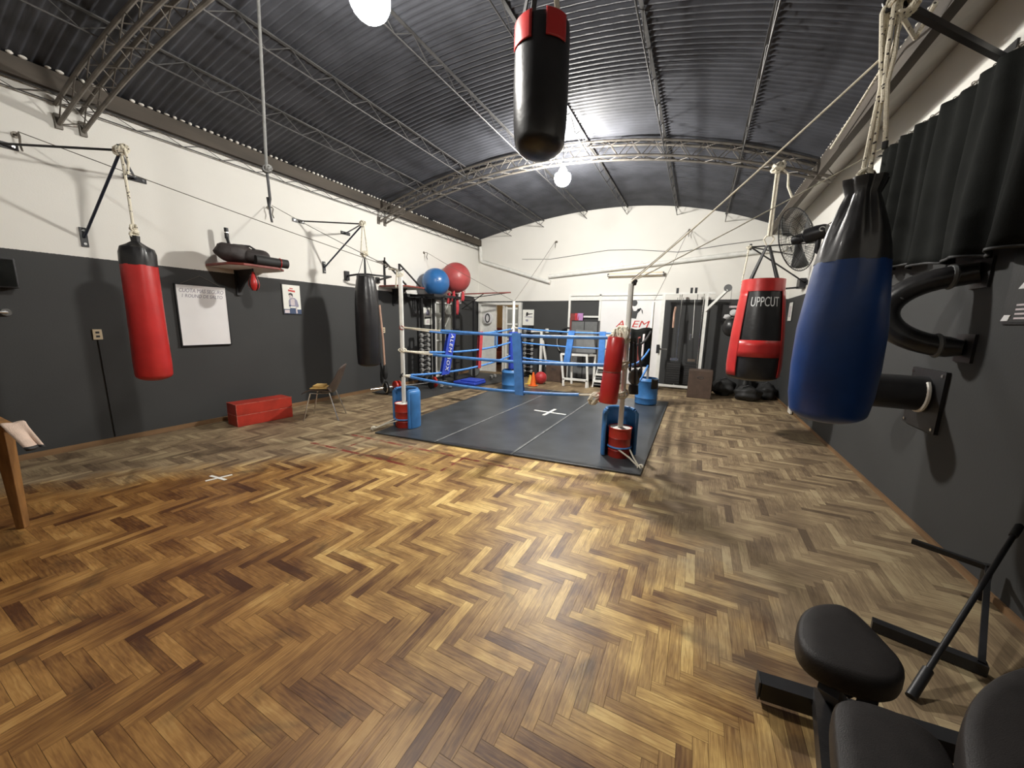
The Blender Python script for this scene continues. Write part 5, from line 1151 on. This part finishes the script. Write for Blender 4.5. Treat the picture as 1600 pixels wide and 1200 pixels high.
# target ring on the door jamb
q = BW(762.5, 497, YB-.13); t = thing('focus_target', 'round white target with a black ring on the open door frame', 'target', q-V((0, 0, .2)))
Rq = Matrix.Rotation(math.pi/2, 3, 'X'); MB().lathe([(.001, -.02), (.16, -.02), (.17, 0), (.16, .02), (.001, .02)], q, 28, R=Rq).build('disc', 'white', t)
MB().tube([q+V((.07*math.cos(a), -.03, .12*math.sin(a))) for a in [2*math.pi*i/22 for i in range(22)]], .016, 8, closed=True).build('black_ring', 'rubber', t)
# grey cabinet with two doors behind the bench
t = thing('locker', 'dark two-door locker behind the white bench at the back wall', 'locker', (-2.68, YB-.2, 0))
bevel(MB().box((-2.66, YB-.16, .8), (.72, .16, 1.58)).build('cabinet', 'black_metal', t, smooth=False), .006)
for x in (-2.84, -2.49):
    dd = MB().box((x, YB-.248, .82), (.33, .014, 1.48)).build('door', 'grey_pad', t, smooth=False); MB().box((x+(.12 if x < -2.7 else -.12), YB-.262, .85), (.02, .02, .12)).build('handle', 'chrome', dd, smooth=False)
# clothes on the white cross bar
for i, (px, wd, h, m, lab) in enumerate(((895, .12, .62, 'maroon', 'dark red cloth over the white bar, leftmost'), (901.5, .10, .50, 'cloth_red', 'thin red cloth over the white bar, second'), (907, .15, .35, 'cloth_lilac', 'lilac cloth over the white bar'), (906, .12, .58, 'cloth_navy', 'navy cloth hanging under the lilac one on the white bar'))):
    p = BW(px, 494, YB-.085-.02*(i != 3)); t = thing('hanging_cloth', lab, 'cloth', p-V((0, 0, h-.08)), 'cloths over the white bar')
    MB().grid(lambda u, v: V((p.x+(u-.5)*wd, p.y-.012-.012*math.sin(5*u+3*v+i), p.z+.07-h*v)), 6, 8).build('front_fall', m, t, thick=.01, sharp=80); MB().grid(lambda u, v: V((p.x+(u-.5)*wd, p.y+.03*v-.01, p.z+.07)), 4, 2).build('top_fold', m, t, thick=.01)
# white bench with a grey padded board
yb = 8.45; P_ = lambda px, py, y=yb: BW(px, py, y)
t = thing('sit_up_bench', 'white steel bench frame with a tall grey padded board at the back', 'bench', (P_(900, 600).x, yb, 0))
tl_, tr_ = P_(877, 553), P_(917, 556); z1 = tl_.z
MB().bar(tl_, V((tr_.x, yb, z1)), .05).build('top_rail', 'white_metal', t, smooth=False); MB().bar(V((tr_.x, yb, z1)), V((tr_.x+.1, yb+.38, z1-.02)), .045).build('side_rail', 'white_metal', t, smooth=False); MB().bar(tl_, V((tl_.x+.16, yb+.36, z1-.02)), .045).build('side_rail', 'white_metal', t, smooth=False)
for (x0, x1, y) in ((tl_.x, tl_.x+.10, yb), (tr_.x, tr_.x+.06, yb), (tl_.x+.16, tl_.x+.18, yb+.36), (tr_.x+.1, tr_.x+.10, yb+.38)): MB().bar((x0, y, z1), (x1, y, .002), .045).build('leg', 'white_metal', t, smooth=False)
MB().bar((tl_.x+.08, yb-.04, .18), (tr_.x+.05, yb-.04, .18), .05).build('foot_rail', 'white_metal', t, smooth=False)
for x in (tl_.x+.10, tr_.x+.04): MB().bar((x, yb-.04, .18), (x, yb-.04, .002), .05).build('foot', 'white_metal', t, smooth=False)
a0, a1, a2, a3 = P_(899, 515, 9.15), P_(927, 517, 9.15), P_(930, 552, 9.0), P_(900, 552, 9.0)
R_ = MB(); R_.add([a0, a1, a2, a3, a0+V((0, .07, .0)), a1+V((0, .07, 0)), a2+V((0, .09, 0)), a3+V((0, .09, 0))], [(0, 1, 2, 3), (4, 7, 6, 5), (0, 4, 5, 1), (1, 5, 6, 2), (2, 6, 7, 3), (3, 7, 4, 0)]); bevel(R_.build('padded_board', 'grey_pad', t, smooth=False), .012)
MB().box(((tl_.x+tr_.x)/2+.07, yb+.21, z1+.02), (tr_.x-tl_.x-.06, .36, .03)).build('seat_pad', 'black_vinyl', t, smooth=False)
# white post with a lat bar
y = 9.1; q = P_(844, 590, y)
t = thing('lat_stand', 'white steel post with a cross bar beside the back dumbbell rack', 'stand', (q.x, y, 0))
zt_ = P_(844, 518, y).z; MB().box((q.x, y, zt_/2), (.06, .06, zt_)).build('post', 'white_metal', t, smooth=False); MB().bar((q.x-.3, y, zt_), (q.x+.16, y, zt_+.03), .05).build('cross_bar', 'white_metal', t, smooth=False); MB().cyl((q.x+.15, y, zt_-.02), (q.x+.15, y, zt_+.08), .045, n=12).build('end_knob', 'white_metal', t); MB().bar((q.x+.04, y, zt_*.82), (q.x+.18, y, .35), .045).build('brace', 'white_metal', t, smooth=False); MB().box((q.x, y, .03), (.35, .4, .06)).build('base', 'black_metal', t, smooth=False)
# hoop on the wall
q = BW(887, 533, YB-.05); t = thing('hoop', 'black hoop leaning on the back wall left of the white frame', 'hoop', q-V((0, 0, .3)))
MB().tube([V((q.x+.27*math.cos(a), YB-.08+.0*math.sin(a), q.z+.36*math.sin(a))) for a in [math.pi*.35+math.pi*1.15*i/18 for i in range(19)]], .022, 8).build('rim', 'rubber', t); MB().tube([V((q.x+.29*math.cos(a), YB-.08, q.z+.38*math.sin(a))) for a in [math.pi*.95+math.pi*.3*i/8 for i in range(9)]], .012, 8).build('white_band', 'white_metal', t)
# plyo box, ball, cones
def ply_box(px0, px1, py_t, py_b, y, dpt, m, label, cat='box'):
    a, b = BW(px0, py_b, y), BW(px1, py_b, y); h = BW(px0, py_t, y).z
    t = thing('plyo_box', label, cat, ((a.x+b.x)/2, y+dpt/2, 0), 'dark wooden jump boxes')
    bevel(MB().box(((a.x+b.x)/2, y+dpt/2, h/2+.001), (b.x-a.x, dpt, h)).build('box_body', m, t, smooth=False), .008)
    MB().tube([((a.x+b.x)/2+.06*math.cos(q)*1.0, y-.001, h*.75+.02*math.sin(q)) for q in [2*math.pi*i/14 for i in range(14)]], .006, 5, closed=True).build('hand_hole', 'dark_ink', t); MB().box(((a.x+b.x)/2, y+dpt/2, h+.003), (b.x-a.x-.02, dpt-.02, .006)).build('lid', m, t, smooth=False)
ply_box(852, 877, 570, 597, 8.85, .40, 'brown', 'dark brown jump box between the red ball and the white bench')
ply_box(1073, 1111, 578, 614, 8.5, .36, 'brown', 'dark brown jump box at the foot of the white cable machine')
q = BW(845, 583.5, 8.35); t = thing('medicine_ball', 'red rubber medicine ball on the floor by the orange cone', 'ball', (q.x, 8.35, 0)); R = .155; MB().ell((q.x, 8.35, R+.001), (R, R, R), 28, 18).build('ball_skin', 'med_red', t); MB().tube([V((q.x+(R+.001)*math.cos(a), 8.35+(R+.001)*math.sin(a)*.5, R+(R)*math.sin(a)*.86)) for a in [2*math.pi*i/24 for i in range(24)]], .004, 5, closed=True).build('seam', 'red_dark', t)
def cone(px, py, y, h, m, label):
    q = BW(px, py, y); t = thing('training_cone', label, 'cone', (q.x, y, 0), 'training cones')
    MB().lathe([(.075, .012), (.02, h), (.012, h)], (q.x, y, 0), 20, cap=True).build('cone_body', m, t); bevel(MB().box((q.x, y, .007), (.20, .20, .012)).build('base', m, t, smooth=False), .004)
cone(833, 598, 8.0, .33, 'orange', 'orange training cone in front of the red ball'); cone(828.5, 594, 8.2, .22, 'yellow', 'small yellow training cone behind the orange one')
# white stepped block
t = thing('step_block', 'white stepped block right of the white bench', 'steps', (-1.98, 9.0, 0))
for i, (z, dpt) in enumerate(((.14, .75), (.28, .55), (.42, .36), (.55, .18))):
    MB().box((-1.95, 9.36-dpt/2, z-.07), (.40, dpt, .025)).build('riser_panel', 'grey_pad', t, smooth=False); bevel(MB().box((-1.95, 9.36-dpt/2, z), (.42, dpt, .03)).build('tread', 'white_metal', t, smooth=False), .004)
for x in (-2.16, -1.72): MB().prism([(8.61, .002), (9.36, .002), (9.36, .55), (9.18, .55)], (x-.02, 0, 0), (0, 1, 0), (0, 0, 1), 0, .03).build('side_cheek', 'white_metal', t, smooth=False)

# cable crossover machine
t = thing('cable_machine', 'white frame cable machine with black weight stacks at the back wall', 'cable machine', (-.3, 9.3, 0))
ym = 9.25; X = lambda px, py: BW(px, py, ym)
xl, xr = X(1035, 500).x, X(1101, 500).x; ztop = X(1035, 459).z
MB().bar((xl-.05, ym, ztop), (X(1118, 458).x, ym, ztop), .05, .045).build('top_rail', 'white_metal', t, smooth=False)
for x in (xl, xr): MB().box((x, ym, ztop/2), (.06, .06, ztop)).build('upright', 'white_metal', t, smooth=False)
for x in (xl+.3, xr-.12): MB().cyl((x+.06, ym+.2, .1), (x+.06, ym+.2, ztop), .012, n=8).build('guide_rod', 'chrome', t)
for x in (xl, xr-.05): MB().box((x, ym, .03), (.06, .7, .06)).build('foot', 'white_metal', t, smooth=False)
MB().bar((xl, ym-.1, .12), (xr, ym-.1, .12), .05).build('base_rail', 'white_metal', t, smooth=False)
for px, w_ in ((1052, .30), (1079, .26)):
    q = X(px, 570); b = MB()
    for k in range(9): b.box((q.x, ym+.2, .17+.055*k), (w_, .16, .05))
    b.build('weight_stack', 'rubber', t, smooth=False); MB().box((q.x, ym+.2, .72), (w_*.6, .1, .06)).build('stack_head', 'chrome', t, smooth=False)
    MB().tube([(q.x, ym+.2, .72), (q.x, ym+.15, ztop)], .006, 6).build('cable', 'rope_black', t)
for px, pb in ((1059, 545), (1068, 540), (1086, 528)): q = X(px, 465); e = X(px-4, pb); MB().tube([q, V((e.x, ym-.05, e.z))], .006, 6).build('cable', 'rope_black' if px != 1086 else 'white_metal', t)
q = X(1054, 488); e = X(1052, 512); MB().tube([V((q.x+.02, ym-.08, q.z+.12)), V((q.x, ym-.08, q.z-.02)), V((e.x, ym-.08, e.z))], .022, 8).build('pull_handle', 'pole_wood', t)
q = X(1079, 527); MB().cyl((q.x, ym-.08, q.z+.08), (q.x, ym-.08, q.z-.06), .02, n=10).build('pull_handle', 'chrome', t)
a, b = X(1105, 486), X(1136, 454); MB().bar((xr, ym-.02, a.z), (b.x, ym-.25, b.z), .05).build('pulley_arm', 'white_metal', t, smooth=False)
MB().lathe([(.03, -.015), (.075, -.02), (.065, 0), (.075, .02), (.03, .015)], (b.x, ym-.25, b.z+.03), 20, R=Rq).build('pulley_wheel', 'grey_pad', t); MB().tube([(b.x+.07, ym-.25, b.z+.03), (b.x+.08, ym-.25, b.z-.5)], .004, 6).build('cable', 'rope_black', t)
for px in (1059, 1081, 1088): q = X(px, 452); MB().box((q.x, ym, ztop+.06), (.05, .06, .12)).build('pulley_block', 'black_metal', t, smooth=False)
q = X(1026, 505); MB().bar((xl, ym-.02, X(1028, 545).z), (X(1042, 545).x, ym-.14, X(1042, 545).z), .03).build('bar_rest', 'chrome', t, smooth=False); MB().box((X(1028, 545).x, ym-.05, X(1028, 545).z), (.06, .05, .2)).build('side_plate', 'black_metal', t, smooth=False)
# sacks heaped on the floor in the right rear corner, ball and tyre
for i, (x, y, rx, ry, rz_, lab) in enumerate(((.62, 9.25, .24, .26, .2, 'dark sack leftmost in the heap under the lettered bag'), (1.02, 8.83, .26, .2, .16, 'dark sack in front in the heap under the lettered bag'), (1.40, 9.28, .19, .3, .18, 'dark sack against the right wall in the corner heap'), (1.02, 9.35, .15, .26, .30, 'dark sack at the back of the corner heap'))):
    t = thing('sack', lab, 'sack', (x, y, 0), 'dark sacks in the right rear corner'); blob((x, y, rz_*.9), rx*.92, ry*.92, rz_, 100+i, 32, 20, .13).build('sack_body', 'rubber', t); MB().tube([V((x-.1, y-.05, rz_*1.7)), V((x, y-.08, rz_*2.05)), V((x+.1, y-.05, rz_*1.7))], .012, 6).build('strap', 'rope_black', t)
q = BW(1143, 511, 8.9); t = thing('floor_ball', 'black round bag half hidden left of the lettered bag', 'double end bag', (q.x, 8.9, q.z-.2)); MB().ell((q.x, 8.9, q.z), (.17, .17, .2), 24, 16).build('ball_skin', 'black_vinyl', t); MB().tube([(q.x+.05, 8.9, q.z+.17), (q.x+.2, 9.0, q.z+.42), (q.x+.3, 9.2, q.z+.6)], .014, 6).build('strap', 'maroon', t)

# ================================================================ RIGHT WALL
# fan
c = BW(1246, 374, 5.5); nrm = V((-.62, .50, -.12)).normalized()
t = thing('wall_fan', 'big caged wall fan on the right wall left of the curtain', 'fan', c-V((0, 0, .4)))
Rf = nrm.to_track_quat('Z', 'Y').to_matrix(); R = .365
def fp(r, a, z): return c + Rf @ V((r*math.cos(a), r*math.sin(a), z))
b = MB()
for k in range(64):
    a = 2*math.pi*k/64
    b.tube([fp(.06, a, .085), fp(R*.6, a+.12, .07), fp(R, a+.2, .0)], .0016, 4)
    b.tube([fp(.10, a, -.085), fp(R*.6, a-.1, -.075), fp(R, a-.15, .0)], .0016, 4)
for r, z in ((R, 0), (R*.75, .055), (R*.5, .075), (R*.75, -.055), (R*.5, -.08)): b.tube([fp(r, 2*math.pi*i/40, z) for i in range(40)], .006 if r == R else .002, 6, closed=True)
b.build('wire_cage', 'black_metal', t)
for k in range(3):
    a = 2*math.pi*k/3+.4
    MB().grid(lambda u, v: fp(.05+(R-.08)*v, a+(u-.5)*(.5+.35*v), -.028+.056*u), 6, 8).build('blade', 'grey_pad', t, thick=.003)
MB().lathe([(.001, .05), (.05, .045), (.055, -.02), (.05, -.09)], c, 18, R=Rf).build('hub', 'black_metal', t)
mc = c - nrm*.22; MB().lathe([(.06, -.30), (.075, -.27), (.085, -.2), (.085, -.1), (.06, -.08)], c, 20, R=Rf).build('motor', 'black_metal', t)
mm = c-nrm*.22; MB().tube([mm+V((.0, -.087, .02))+V((.022*math.cos(a), 0, .022*math.sin(a))) for a in [2*math.pi*i/14 for i in range(14)]], .006, 6, closed=True).build('motor_cap', 'white_metal', t)
j = mm-V((0, 0, .2)); MB().tube([mm-V((0, 0, .08)), j, j+V((.08, -.02, -.05))], .028, 10).build('tilt_joint', 'black_metal', t); MB().bar(j+V((.05, -.01, -.03)), (XR-.01, j.y-.05, j.z-.04), .035).build('wall_arm', 'black_metal', t, smooth=False); MB().box((XR-.008, j.y-.05, j.z-.04), (.016, .14, .2)).build('wall_plate', 'black_metal', t, smooth=False)
MB().tube([mm+V((.03, 0, .05)), mm+V((.12, 0, .12)), mm+V((.17, 0, .22))], .006, 6).build('pull_lever', 'wire', t)
# curtains on a wire
CX = 1.50
t = thing('curtain_wire', 'taut wire carrying the black curtains on the right wall', 'wire', (CX, 4, 3.15)); ca = [(CX, 5.45, 3.30), (CX, 5.28, 3.28), (CX, 4.68, 3.21), (CX, 4.24, 3.17), (CX, 3.86, 3.15), (CX, 3.4, 3.13), (CX, 2.3, 3.12)]; MB().tube(ca, .006, 6).build('wire_run', 'wire', t)
for y, z in ((5.45, 3.30), (2.3, 3.12)): MB().bar((CX, y, z), (XR, y, z), .015).build('wall_peg', 'black_metal', t, smooth=False)
def ctop(y):
    for (x0, y0, z0), (x1, y1, z1) in zip(ca, ca[1:]):
        if y1 <= y <= y0: return z1+(z0-z1)*(y-y1)/(y0-y1)
    return 3.12
def curtain(y0, y1, zb0, zb1, k, label, seed):
    t = thing('curtain', label, 'curtain', (CX, (y0+y1)/2, min(zb0, zb1)), 'black curtains over the right wall window')
    def fn(u, v):
        y = y0+(y1-y0)*u; f = .022+.035*v
        x = CX + f*math.sin(k*u*6.283+seed) + .02*math.sin(k*2.3*u*6.283+seed*2) - .01
        z = ctop(y)-.004-.003*abs(math.sin(k*u*6.283)) ; zb = zb0+(zb1-zb0)*u+.012*math.sin(k*u*6.283)
        return V((x, y+.03*math.sin(5*v+7*u)*v, z+(zb-z)*v))
    MB().grid(fn, 96, 16).build('cloth', 'cloth_black', t, thick=.006, sharp=80)
    b = MB().grid(lambda u, v: fn(u, .985+.015*v)+V((-.006, 0, 0)), 90, 1).build('hem', 'rubber', t, thick=.008, sharp=80)
    for i in range(8):
        u = (i+.5)/8; p = fn(u, 0); MB().tube([V((CX, p.y, ctop(p.y)))+V((.013*math.cos(a), 0, .013*math.sin(a))) for a in [2*math.pi*n_/10 for n_ in range(10)]], .003, 5, closed=True).build('ring', 'wire', t)
curtain(4.30, 5.25, 2.03, 2.07, 3.2, 'black curtain farther along the right wall, behind the blue bag', 1.0)
curtain(2.50, 4.16, 1.92, 1.99, 3.6, 'black curtain nearest the camera on the right wall', 2.2)

# half-tyre uppercut pad and round pad on the wall
cy, cz = 3.62, 1.635
t = thing('uppercut_pad', 'black curved half-ring punch pad on the right wall beside the blue bag', 'punch pad', (XR, cy+.1, cz-.3))
arc = [V((XR-.02-.37*math.sin(a), cy+.14*math.sin(a), cz+.245*math.cos(a))) for a in [math.pi*i/22 for i in range(23)]]
MB().tube([V((XR-.01, cy-.02, arc[0].z+.01))]+arc[1:-1]+[V((XR-.01, cy-.02, arc[-1].z))], [.064]+[.070+.010*math.sin(math.pi*i/22) for i in range(1, 22)]+[.05], 16).build('padded_tube', 'black_vinyl', t)
for k in (2, 20): MB().tube([arc[k]+V((0, .072*math.cos(a), .072*math.sin(a))) for a in [2*math.pi*i/18 for i in range(18)]], .016, 6, closed=True).build('worn_tape', 'grey_pad', t)
MB().tube([arc[8]+V((.03*math.cos(a), 0.0, 0))+ (arc[8]-V((XR, cy, cz))).normalized()*.072*math.cos(a)+V((0, .072*math.sin(a), 0)) for a in [2*math.pi*i/18 for i in range(18)]], .008, 6, closed=True).build('worn_tape', 'grey_pad', t)
for zz in (arc[0].z, arc[-1].z): MB().box((XR-.008, cy-.02, zz), (.016, .19, .19)).build('wall_plate', 'black_metal', t, smooth=False)
cy, cz = 3.93, .98
t = thing('punch_post', 'horizontal padded cylinder on a square plate low on the right wall', 'punch pad', (XR, cy, cz-.2))
MB().box((XR-.012, cy, cz), (.024, .46, .46)).build('wall_plate', 'black_metal', t, smooth=False)
MB().cyl((XR-.02, cy, cz+.04), (XR-.52, cy-.02, cz+.045), .135, n=28).build('padded_cylinder', 'black_vinyl', t)
MB().tube([V((XR-.05, cy+.136*math.cos(a), cz+.04+.136*math.sin(a))) for a in [math.pi*.75+math.pi*.9*i/12 for i in range(13)]], .014, 6).build('worn_tape', 'plaster', t)
b = MB()
for dy in (-.2, .2):
    for dz in (-.2, .2): MB().cyl((XR-.024, cy+dy, cz+dz), (XR-.032, cy+dy, cz+dz), .012, n=10).build('bolt', 'chrome', t)

# slim pale board standing on the floor behind the blue bag
q = F(1241, 648); o = bevel(MB().box((XR-.05, q.y+.05, .42), (.03, .2, .82)).build('pale_board', 'plaster', smooth=False), .005); tag(o, 'pale narrow board standing against the right wall behind the blue bag', 'board')

# ================================================================ FOREGROUND BENCH AND STANDS (right)
zp = .50
out = [F(x, y, zp) for x, y in ((1244, 985), (1248, 958), (1264, 943), (1290, 938), (1316, 940), (1340, 955), (1366, 980), (1392, 1008), (1413, 1030), (1419, 1050), (1405, 1066), (1372, 1066), (1335, 1055), (1300, 1042), (1268, 1024), (1250, 1006))]
t = thing('exercise_bench', 'black padded exercise bench in the lower right foreground', 'bench', (out[0].x+.1, out[0].y-.2, 0))
MB().pad([(p.x, p.y) for p in out], zp-.085, zp, .028).build('seat_pad', 'pad_vinyl', t, sharp=70)
out2 = [F(x, y, zp) for x, y in ((1300, 1098), (1318, 1088), (1352, 1092), (1400, 1108), (1440, 1128), (1470, 1152), (1492, 1186), (1520, 1260), (1530, 1330), (1340, 1330), (1312, 1240), (1302, 1150))]
MB().pad([(p.x, p.y) for p in out2], zp-.08, zp, .025).build('back_pad', 'pad_vinyl', t, sharp=70)
cx = sum(p.x for p in out)/len(out); cy = sum(p.y for p in out)/len(out)
A = F(1186, 1070, .07); B_ = F(1290, 1103, .07); d = (B_-A).normalized(); MB().bar(A, A+d*.62, .06, .075).build('foot_tube', 'black_metal', t, smooth=False)
MB().box(A-d*.004, (.006, .062, .078)).build('end_cap', 'rubber', t, smooth=False)
K = A+d*.25
MB().bar(K+V((0, 0, .03)), (out[0].x+.075, out[13].y+.02, zp-.08), .05, .05).build('seat_post', 'black_metal', t, smooth=False)
MB().bar(K+d*.08+V((0, 0, .04)), (out[10].x-.06, out[11].y+.02, zp-.08), .045, .045).build('seat_post', 'black_metal', t, smooth=False)
S0 = F(1283, 1092, .10); S1 = F(1312, 1330, .36); MB().bar(S0, S1, .05, .06).build('spine_tube', 'black_vinyl', t, smooth=False)
MB().bar(S1, (S1.x+.05, S1.y-.55, .04), .05, .06).build('rear_leg', 'black_metal', t, smooth=False); MB().bar((S1.x-.2, S1.y-.55, .04), (S1.x+.3, S1.y-.55, .04), .06, .07).build('foot_tube', 'black_metal', t, smooth=False)
q = F(1322, 1083, .36); MB().cyl(q, q+V((.03, .02, .01)), .016, n=6).build('bolt', 'chrome', t); MB().cyl(q+V((.03, .02, .01)), q+V((.10, .06, .02)), .022, n=12).build('pivot_sleeve', 'black_metal', t)
# big round pad at the very corner
zc = .62; pc = [F(x, y, zc) for x, y in ((1500, 1150), (1506, 1110), (1524, 1078), (1556, 1052), (1600, 1036), (1660, 1030), (1720, 1060), (1740, 1160), (1700, 1290), (1600, 1330), (1530, 1290), (1508, 1220))]
MB().pad([(p.x, p.y) for p in pc], zc-.10, zc, .035).build('arm_pad', 'pad_vinyl', t, sharp=70); m0 = sum((p for p in pc), V())/len(pc); MB().bar((m0.x, m0.y, zc-.09), (m0.x-.05, m0.y-.02, .03), .06, .06).build('pad_post', 'black_metal', t, smooth=False); MB().bar((m0.x-.3, m0.y-.02, .04), (m0.x+.25, m0.y-.02, .04), .06, .07).build('foot_tube', 'black_metal', t, smooth=False)

# squat stand: two floor rails with an upright against the wall
t = thing('squat_stand', 'black steel stand with two floor rails by the right wall', 'stand', (1.25, 2.7, 0))
A0, A1 = F(1362, 974, .03), F(1542, 1046, .03); MB().bar(A0, A1, .045, .05).build('floor_rail', 'black_metal', t, smooth=False)
B0 = F(1425, 845, .20); B1 = F(1566, 892, .20); B1.x = min(B1.x, XR-.06)
MB().bar(B0, B1, .028, .028).build('upper_bar', 'black_metal', t, smooth=False)
MB().bar(A1+V((-.02, 0, .02)), B1, .022, .022).build('strut', 'black_metal', t, smooth=False); MB().bar(B1+V((0, 0, .02)), (B1.x, B1.y, .002), .03, .03).build('post', 'black_metal', t, smooth=False)
t = thing('steel_bar', 'long thin steel bar leaning from the floor to the right wall', 'bar', F(1424, 1088)); e = RW(1603, 822); e.x -= .02
MB().cyl(F(1423, 1089, .012), e, .011, n=10).build('shaft', 'black_metal', t); sd_ = (e-F(1423, 1089, .012)).normalized(); MB().cyl(F(1423, 1089, .012), F(1423, 1089, .012)+sd_*.16, .018, n=12).build('sleeve', 'black_metal', t); MB().cyl(e-sd_*.1, e-sd_*.01, .016, n=12).build('tip', 'rubber', t)
